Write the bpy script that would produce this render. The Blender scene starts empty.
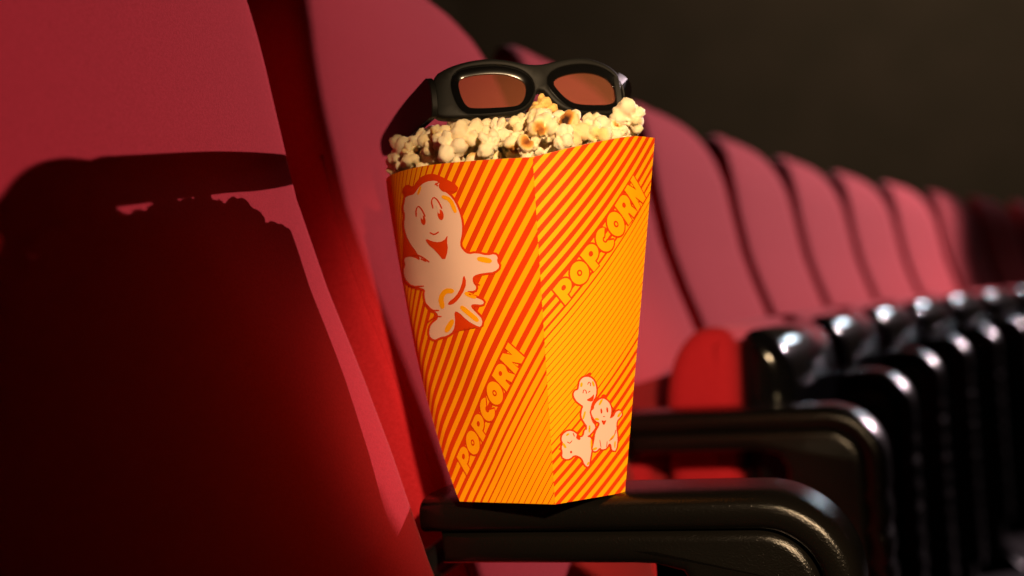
import bpy, bmesh, math, random
from mathutils import Vector, Matrix, noise
import numpy as np

# ------------------------------------------------------------ camera, world, lights, exposure
scn = bpy.context.scene
C = scn.collection
F_PX = 1215.5
cam_data = bpy.data.cameras.new('camera')
cam_data.sensor_width = 36.0
cam_data.lens = F_PX / 1024.0 * 36.0
cam_data.clip_start = 0.02
cam_data.dof.use_dof = True
cam_data.dof.focus_distance = 0.735
cam_data.dof.aperture_fstop = 3.6
cam = bpy.data.objects.new('camera', cam_data); C.objects.link(cam)
YAW, PIT, ROL = .3082, .0194, -.0668
fw = Vector((-math.sin(YAW)*math.cos(PIT), math.cos(YAW)*math.cos(PIT), math.sin(PIT)))
rt = Vector((math.cos(YAW), math.sin(YAW), 0)); up = rt.cross(fw)
rt2 = rt*math.cos(ROL) + up*math.sin(ROL); up2 = up*math.cos(ROL) - rt*math.sin(ROL)
m = Matrix((rt2, up2, -fw)).transposed().to_4x4(); m.translation = Vector((.4186, -.8175, .7566))
cam.matrix_world = m
scn.camera = cam

world = bpy.data.worlds.new('world'); scn.world = world; world.use_nodes = True
world.node_tree.nodes['Background'].inputs[0].default_value = (1.0, .72, .5, 1)
world.node_tree.nodes['Background'].inputs[1].default_value = .0012

def aim(o, p):
    o.rotation_euler = (Vector(p)-o.location).to_track_quat('-Z', 'Y').to_euler()
def spot(name, loc, target, power, col, size, blend, radius):
    l = bpy.data.lights.new(name, 'SPOT'); l.energy = power; l.color = col
    l.spot_size = math.radians(size); l.spot_blend = blend; l.shadow_soft_size = radius
    o = bpy.data.objects.new(name, l); C.objects.link(o); o.location = loc; aim(o, target)
    return o
def area(name, loc, target, power, col, sx, sy):
    l = bpy.data.lights.new(name, 'AREA'); l.energy = power; l.color = col
    l.shape = 'RECTANGLE'; l.size = sx; l.size_y = sy
    o = bpy.data.objects.new(name, l); C.objects.link(o); o.location = loc; aim(o, target)
    return o
KEY = spot('key_spotlight', (4.5, 8.4, 3.46), (0.15, 1.20, .85), 4500, (1.0, .74, .80), 24, .3, .04)
WARM = spot('warm_spotlight', (.85, -1.2, 1.2), (.365, -.15, .785), 138, (1.0, .68, .38), 22.5, .65, .03)
COOL = area('cool_highlight_light', (1.75, 7.6, 2.1), (.4, 1.0, .7), 9, (.75, .88, 1.0), .5, .3)  # added area light for the cool highlights on armrests and seat shells

WASH = area('wall_fill_light', (1.2, 5.6, 4.3), (.9, 9.0, 1.7), 42, (1.0, .80, .58), 3.5, .3)  # added fill light that lifts the dark far wall, no fixture there

vs = scn.view_settings
vs.view_transform = 'Standard'; vs.look = 'None'; vs.gamma = 1; vs.exposure = 0.0; vs.use_curve_mapping = False
scn.cycles.use_denoising = True
scn.cycles.max_bounces = 6

# ------------------------------------------------------------ helpers
def link(name, me, mats, parent=None, smooth=True, auto=None):
    o = bpy.data.objects.new(name, me); C.objects.link(o)
    for mt in (mats if isinstance(mats, (list, tuple)) else [mats]): me.materials.append(mt)
    if smooth:
        for p in me.polygons: p.use_smooth = True
    if auto is not None: 
        me.set_sharp_from_angle(angle=math.radians(auto))
    if parent: o.parent = parent
    return o
def mesh_from(name, verts, faces):
    me = bpy.data.meshes.new(name); me.from_pydata([tuple(v) for v in verts], [], faces); me.update(); return me
def thing(name, label, cat, loc=(0,0,0), rz=0, group=None):
    o = bpy.data.objects.new(name, None); C.objects.link(o); o.empty_display_size = .05
    o.location = loc; o.rotation_euler = (0, 0, rz); return tag(o, label, cat, group)
def tag(o, label, cat, group=None, kind=None):
    o['label'] = label; o['category'] = cat
    if group: o['group'] = group
    if kind: o['kind'] = kind
    return o
def dup(root, loc, rz, label, group=None):
    r = root.copy(); C.objects.link(r); r.location = loc; r.rotation_euler = (0, 0, rz)
    r['label'] = label
    if group: r['group'] = group
    for ch in list(root.children):
        c = ch.copy(); C.objects.link(c); c.parent = r
        for g in list(ch.children):
            d = g.copy(); C.objects.link(d); d.parent = c
    return r

def mat(name, col, rough=.5, **kw):
    m = bpy.data.materials.new(name); m.use_nodes = True; nt = m.node_tree
    b = nt.nodes['Principled BSDF']; b.inputs['Base Color'].default_value = (*col, 1); b.inputs['Roughness'].default_value = rough
    for k, v in kw.items(): b.inputs[k.replace('_', ' ')].default_value = v
    return m, nt, b
def add_bump(nt, b, scale, strength, dist=.001, detail=4, kind='noise', coord='Object'):
    tc = nt.nodes.new('ShaderNodeTexCoord')
    if kind == 'noise':
        t = nt.nodes.new('ShaderNodeTexNoise'); t.inputs['Scale'].default_value = scale; t.inputs['Detail'].default_value = detail; out = t.outputs['Fac']
    else:
        t = nt.nodes.new('ShaderNodeTexVoronoi'); t.inputs['Scale'].default_value = scale; out = t.outputs['Distance']
    nt.links.new(tc.outputs[coord], t.inputs['Vector'])
    bp = nt.nodes.new('ShaderNodeBump'); bp.inputs['Strength'].default_value = strength; bp.inputs['Distance'].default_value = dist
    nt.links.new(out, bp.inputs['Height']); nt.links.new(bp.outputs['Normal'], b.inputs['Normal'])
    return t, out
def mottled(nt, b, c1, c2, scale, detail=6):
    tc = nt.nodes.new('ShaderNodeTexCoord'); t = nt.nodes.new('ShaderNodeTexNoise')
    t.inputs['Scale'].default_value = scale; t.inputs['Detail'].default_value = detail
    nt.links.new(tc.outputs['Object'], t.inputs['Vector'])
    r = nt.nodes.new('ShaderNodeValToRGB'); r.color_ramp.elements[0].position = .35; r.color_ramp.elements[1].position = .65
    r.color_ramp.elements[0].color = (*c1, 1); r.color_ramp.elements[1].color = (*c2, 1)
    nt.links.new(t.outputs['Fac'], r.inputs['Fac']); nt.links.new(r.outputs['Color'], b.inputs['Base Color'])

M_fabric, nt, b = mat('crimson_fabric', (.42, .02, .03), .95, Specular_IOR_Level=.12, Sheen_Weight=.08)
b.inputs['Sheen Tint'].default_value = (1, .45, .5, 1); b.inputs['Sheen Roughness'].default_value = .4
mottled(nt, b, (.38, .011, .018), (.46, .017, .027), 700, 3)
add_bump(nt, b, 1500, .35, .0006, 3)
M_leather, nt, b = mat('black_leather', (.004, .0036, .003), .19, Specular_IOR_Level=.3)
add_bump(nt, b, 900, .5, .0005)
M_plastic, nt, b = mat('black_plastic', (.003, .003, .0035), .11, Specular_IOR_Level=.2)
add_bump(nt, b, 300, .1, .0005)
M_steel, nt, b = mat('dark_steel', (.02, .02, .022), .4, Metallic=.7)
M_frame, nt, b = mat('glasses_black_plastic', (.009, .009, .008), .55, Specular_IOR_Level=.22)
add_bump(nt, b, 1800, .12, .0003)
M_bezel, nt, b = mat('glossy_black_plastic', (.004, .004, .004), .12)
M_wall, nt, b = mat('dark_wall_paint', (.11, .082, .055), .9)
mottled(nt, b, (.10, .076, .05), (.12, .088, .06), 2.0, 3)
M_floor, nt, b = mat('dark_carpet', (.004, .003, .003), 1.0, Specular_IOR_Level=.05)
mottled(nt, b, (.003, .002, .002), (.006, .003, .003), 60)
M_ceil, nt, b = mat('dark_ceiling', (.02, .018, .016), .9)

# ------------------------------------------------------------ the room
def slab(name, x0, x1, y0, y1, z0, z1, mt):
    v = [(x, y, z) for x in (x0, x1) for y in (y0, y1) for z in (z0, z1)]
    f = [(0,1,3,2),(4,6,7,5),(0,4,5,1),(2,3,7,6),(0,2,6,4),(1,5,7,3)]
    o = link(name, mesh_from(name, v, f), mt, smooth=False); o['kind'] = 'structure'; return o
slab('floor', -3.2, 10.2, -4.5, 9.2, -.12, 0, M_floor)
slab('wall_far', -3.2, 10.2, 9.0, 9.2, 0, 4.4, M_wall)
slab('wall_back', -3.2, -3.0, -4.5, 9.0, 0, 4.4, M_wall)
slab('wall_near', -3.2, 10.2, -4.7, -4.5, 0, 4.4, M_wall)
slab('wall_front', 10.0, 10.2, -4.5, 9.0, 0, 4.4, M_wall)
slab('ceiling', -3.2, 10.2, -4.7, 9.2, 4.4, 4.5, M_ceil)

# ------------------------------------------------------------ cinema seat
PITCH, KAP = .55, .0764
BLOCKER_X, BLOCKER_END = .76, .99
def station(s):
    return Vector((KAP*s*s/2, s, 0)), -KAP*s           # place of the row line, heading (rotation about z)
PROF = [(.35,.165),(.42,.152),(.50,.142),(.575,.130),(.598,.122),(.67,.101),(.724,.083),(.779,.063),(.842,.044),(.912,.031),(.982,.020),(1.02,.010),(1.05,-.002),(1.072,-.016),(1.088,-.031),(1.100,-.048),(1.110,-.068)]
def prof(z): return float(np.interp(z, [p[0] for p in PROF], [p[1] for p in PROF]))
BW = .245
def halfw(z):
    t = max(0, (z-.895)/.2180); t = min(t, .9995)
    return BW*(1-t**2.7)**(1/2.2)
def backrest_mesh():
    zs = list(np.linspace(.35, .95, 40)) + list(.95+.1625*np.sin(np.linspace(.05, 1, 26)*math.pi/2))
    V = []; N = 0; rows = []
    for z in zs:
        hw = halfw(z); top = max(0, (z-.95)/.1625)
        xf = prof(min(z, 1.110)); th = .085*(1-.78*top**1.6)
        ring = []
        r = min(.018, hw*.8, th*.45)
        nx = 22
        for i in range(nx+1):                          # front face, near (-) to far (+)
            y = -hw+r + (2*hw-2*r)*i/nx
            q = (y/max(hw, .01))
            ring.append((xf - .006*q*q - .002*math.cos(q*math.pi), y))
        x1 = ring[-1][0]
        for k in range(1, 7):                          # rounded front edge
            a = math.pi/2*k/6; ring.append((x1 - r + r*math.cos(a), hw-r + r*math.sin(a)))
        ring.append((x1-r-(th-2*r)*.5, hw))
        for k in range(0, 6): a = math.pi/2*k/5; ring.append((x1-th+r - r*math.sin(a), hw-r + r*math.cos(a)))
        for i in range(1, 8): ring.append((x1-th, hw-r - (2*hw-2*r)*i/8))
        for k in range(0, 6): a = math.pi/2*k/5; ring.append((x1-th+r - r*math.cos(a), -hw+r - r*math.sin(a)))
        ring.append((x1-r-(th-2*r)*.5, -hw))
        for k in range(0, 6): a = math.pi/2*k/6; ring.append((x1-r + r*math.sin(a), -hw+r - r*math.cos(a)))
        N = len(ring); rows.append(len(V)); V += [(x, y, z) for x, y in ring]
    Fc = []
    for j in range(len(zs)-1):
        a, c = rows[j], rows[j+1]
        for i in range(N):
            k = (i+1) % N; Fc.append((a+i, a+k, c+k, c+i))
    Fc.append(tuple(range(rows[0], rows[0]+N))[::-1]); Fc.append(tuple(range(rows[-1], rows[-1]+N)))
    return mesh_from('backrest', V, Fc)
def seam_mesh():                                      # piping cord along the front edge of the backrest
    pts = []
    for z in np.linspace(.36, .88, 30): pts.append((prof(z)-.012, -halfw(z)+.004, z))
    return tube_mesh('piping', pts, .0022, 6)
def tube_mesh(name, pts, r, n=8, close=False):
    V = []; Fc = []; P = [Vector(p) for p in pts]; up_ = Vector((0, 0, 1))
    rad = r if isinstance(r, (list, tuple)) else [r]*len(P)
    for i, p in enumerate(P):
        a = P[(i-1) % len(P)] if close else P[max(i-1, 0)]; c = P[(i+1) % len(P)] if close else P[min(i+1, len(P)-1)]
        d = (c-a).normalized(); u = d.cross(up_)
        if u.length < .05: u = d.cross(Vector((0, 1, 0)))
        u.normalize(); w = u.cross(d)
        for k in range(n):
            t = 2*math.pi*k/n; V.append(p+u*rad[i]*math.cos(t)+w*rad[i]*math.sin(t))
    L = len(P)
    for i in range(L if close else L-1):
        j = (i+1) % L
        for k in range(n): Fc.append((i*n+k, i*n+(k+1) % n, j*n+(k+1) % n, j*n+k))
    if not close: Fc.append(tuple(range(n))[::-1]); Fc.append(tuple(range((L-1)*n, L*n)))
    return mesh_from(name, V, Fc)
def smooth_poly(P, it=2):
    for _ in range(it):
        Q = []
        for i in range(len(P)):
            a, b_ = np.array(P[i]), np.array(P[(i+1) % len(P)])
            Q += [tuple(a*.75+b_*.25), tuple(a*.25+b_*.75)]
        P = Q
    return P
def slab_xz(name, poly, y0, y1, bevel, seg=4):
    """outline in the (x, z) plane given a width along y, with rounded rims"""
    bm = bmesh.new()
    n = len(poly); P = [np.array(p) for p in poly]
    A = sum(P[i][0]*P[(i+1) % n][1]-P[(i+1) % n][0]*P[i][1] for i in range(n))
    if A < 0: P = P[::-1]
    nor = []
    for i in range(n):
        t = P[(i+1) % n]-P[i-1]; t = t/(np.linalg.norm(t)+1e-9); nor.append(np.array((t[1], -t[0])))
    rings = []
    for k in range(seg+1):
        a = math.pi/2*k/seg; rings.append((y0+bevel*(1-math.sin(a)), -bevel*(1-math.cos(a)) if False else bevel*(math.cos(a))))
    # rings: y from y0 outwards
    prof_ = [(y0+bevel*(1-math.cos(math.pi/2*k/seg)), bevel*(1-math.sin(math.pi/2*k/seg))) for k in range(seg+1)]
    prof_ += [(y1-bevel*(1-math.cos(math.pi/2*k/seg)), bevel*(1-math.sin(math.pi/2*k/seg))) for k in range(seg, -1, -1)]
    VV = []
    for y, ins in prof_:
        VV.append([bm.verts.new((P[i][0]-nor[i][0]*ins, y, P[i][1]-nor[i][1]*ins)) for i in range(n)])
    for a, c in zip(VV[:-1], VV[1:]):
        for i in range(n): bm.faces.new((a[i], a[(i+1) % n], c[(i+1) % n], c[i]))
    f1 = bm.faces.new(VV[0]); f2 = bm.faces.new(VV[-1][::-1])
    bmesh.ops.triangulate(bm, faces=[f1, f2])
    bmesh.ops.recalc_face_normals(bm, faces=bm.faces)
    me = bpy.data.meshes.new(name); bm.to_mesh(me); bm.free(); return me
CUSH = [(.150,.44),(.144,.50),(.143,.60),(.144,.640),(.150,.675),(.163,.703),(.182,.721),(.205,.726),(.224,.720),(.231,.706),(.230,.66),(.226,.58),(.224,.50),(.222,.44)]
SHELL = [(.222,.435),(.224,.50),(.228,.60),(.231,.68),(.232,.706),(.243,.719),(.258,.718),(.274,.706),(.286,.687),(.291,.665),(.290,.62),(.284,.55),(.272,.49),(.255,.445),(.238,.428)]
HINGE = (.215, .455)
def rot_down(poly, deg=78):
    a = math.radians(deg); c, s = math.cos(a), math.sin(a); o = []
    for x, z in poly:
        dx, dz = x-HINGE[0], z-HINGE[1]; o.append((HINGE[0]+dx*c+dz*s-.02, HINGE[1]-dx*s+dz*c-.10))
    return o
SY0, SY1 = -.218, .214
me_back = backrest_mesh(); me_seam = seam_mesh()
me_bshell = slab_xz('back_shell', smooth_poly([(.072,.30),(.060,.45),(.030,.62),(-.030,.80),(-.062,.93),(-.078,1.02),(-.094,1.02),(-.085,.90),(-.060,.72),(-.02,.50),(.02,.30)], 1), -.228, .228, .010)
me_cush_up = slab_xz('seat', smooth_poly(CUSH), SY0, SY1, .022, 5)
me_shell_up = slab_xz('seat_shell', smooth_poly(SHELL), SY0+.004, SY1-.004, .024, 5)
me_cush_dn = slab_xz('seat', smooth_poly(rot_down(CUSH)), SY0, SY1, .022, 5)
me_shell_dn = slab_xz('seat_shell', smooth_poly(rot_down(SHELL)), SY0+.004, SY1-.004, .024, 5)
me_hinge = tube_mesh('hinge_bar', [(HINGE[0]-.02, y, HINGE[1]-.02) for y in (-.235, 0, .235)], .013, 12)
def make_seat(label, tipped, group, s, first=None):
    o, rz = station(s)
    t = thing('cinema_seat', label, 'seat', o + Matrix.Rotation(rz, 3, 'Z') @ Vector((0, -.045, 0)), rz, group)
    for nm, me, mt in (('backrest', me_back, M_fabric), ('back_shell', me_bshell, M_plastic),
                       ('seat', me_cush_up if tipped else me_cush_dn, M_fabric),
                       ('seat_shell', me_shell_up if tipped else me_shell_dn, M_plastic), ('hinge_bar', me_hinge, M_steel)):
        if me.users == 0: c = link(nm, me, mt, t)
        else:
            c = bpy.data.objects.new(nm, me); C.objects.link(c); c.parent = t
        if nm == 'backrest':
            if me_seam.users == 0: link('piping', me_seam, M_fabric, c)
            else:
                d = bpy.data.objects.new('piping', me_seam); C.objects.link(d); d.parent = c
    return t

# ------------------------------------------------------------ arm rest
def arm_path(n=16):
    R = .060; xc, zc = .388-R, .640-R; P = []
    for x in np.linspace(.112, xc, 14)[:-1]: P.append((x, .640, 0, 1))
    for i in range(n+1):
        a = math.pi/2*(1-i/n); P.append((xc+R*math.cos(a), zc+R*math.sin(a), math.cos(a), math.sin(a)))
    z = zc
    while z > .13:
        z -= .004; b_ = abs(math.sin((zc-z)/.034*math.pi))
        amp = .0055*min(1, (zc-z)/.05)
        P.append((.388-amp+amp*b_**.6, z, 1, 0))
    return P
def arm_pad_mesh():
    V = []; Fc = []; N = None; T, HWD = .0235, .0395
    P = arm_path()
    for (x, z, nx, nz) in P:
        ring = []
        K = 26
        for k in range(K):
            t = 2*math.pi*k/K; ct, st = math.cos(t), math.sin(t); e = .42
            y = HWD*math.copysign(abs(ct)**e, ct); h = (T/2)*math.copysign(abs(st)**.62, st)
            crown = .0015*(1-(y/HWD)**2) if st > 0 else 0
            d = -T/2+h+crown-.0015
            ring.append((x+nx*d, y, z+nz*d))
        N = len(ring); V += ring
    for j in range(len(P)-1):
        for k in range(N): Fc.append((j*N+k, j*N+(k+1) % N, (j+1)*N+(k+1) % N, (j+1)*N+k))
    Fc.append(tuple(range(N))); Fc.append(tuple(range((len(P)-1)*N, len(P)*N))[::-1])
    me = mesh_from('arm_pad', V, Fc); bm = bmesh.new(); bm.from_mesh(me); bmesh.ops.recalc_face_normals(bm, faces=bm.faces); bm.to_mesh(me); bm.free()
    return me
def arm_panel_mesh():
    P = [(.122,.617)]+[(x,.6175) for x in np.linspace(.15,.326,8)]
    R = .0385; xc, zc = .326, .579
    P += [(xc+R*math.cos(math.radians(a)), zc+R*math.sin(math.radians(a))) for a in range(80, -1, -8)]
    P += [(.3645,z) for z in np.linspace(.56,.06,12)]+[(.245,.06)]+[(.285,z) for z in np.linspace(.16,.55,8)]
    P += [(.288,.575),(.280,.590),(.262,.5945)]+[(x,.595) for x in np.linspace(.25,.122,6)]
    return slab_xz('side_panel', P, -.034, .034, .009, 4)
me_pad = arm_pad_mesh(); me_panel = arm_panel_mesh()
me_foot = slab_xz('base_plate', smooth_poly([(.20,0),(.20,.012),(.24,.03),(.25,.068),(.36,.068),(.37,.03),(.41,.012),(.41,0)], 1), -.04, .04, .004, 3)
me_brace = tube_mesh('brace', [(.12,0,.60),(.06,0,.56),(.0,0,.42),(.0,0,.30),(.10,0,.18),(.26,0,.14)], .012, 10)
def make_arm(label, k, group):
    o, rz = station(k*PITCH)
    t = thing('armrest', label, 'armrest', o + Matrix.Rotation(rz, 3, 'Z') @ Vector((0, -.045, 0)), rz, group)
    for nm, me, mt in (('arm_pad', me_pad, M_leather), ('side_panel', me_panel, M_leather), ('base_plate', me_foot, M_plastic), ('brace', me_brace, M_steel)):
        if me.users == 0: link(nm, me, mt, t, auto=50 if nm != 'arm_pad' else None)
        else: c = bpy.data.objects.new(nm, me); C.objects.link(c); c.parent = t
    return t
ordinal = ['second', 'third', 'fourth', 'fifth', 'sixth', 'seventh', 'eighth', 'ninth', 'tenth', 'eleventh', 'twelfth', 'thirteenth']
SG, AG = 'crimson cinema seats in the row', 'black armrests along the row'
make_seat('crimson cinema seat nearest the camera, its fabric mostly in deep shadow', False, SG, -.5*PITCH)
make_seat('crimson cinema seat directly behind the popcorn carton and the glasses', False, SG, .5*PITCH)
for i in range(1, 12):
    make_seat('red cinema seat with tipped-up cushion, %s seat beyond the popcorn carton' % (['first'] + ordinal)[i-1], True, SG, (i+.5)*PITCH)
make_arm('black leather armrest that carries the popcorn carton', 0, AG)
for i in range(1, 12):
    make_arm('black leather armrest with rounded front, %s beyond the popcorn carton' % (['first'] + ordinal)[i-1], i, AG)
# unseen seats and armrests, added so their shadow darkens the nearest seat
for i, nm in enumerate(('far one', 'middle one', 'near one')):
    t = make_seat('unseen crimson cinema seat added to cast shade, ' + nm, True, 'unseen seats added to cast shade', 0)
    t.location = (BLOCKER_X, BLOCKER_END-BW-.55*i, 0); t.rotation_euler = (0, 0, 0)
    t = make_arm('unseen black armrest added with the shade-casting seat, ' + nm, 0, 'unseen armrests added with the shade-casting seats')
    t.location = (BLOCKER_X, BLOCKER_END-2*BW-.03-.55*i, 0); t.rotation_euler = (0, 0, 0)

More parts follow.
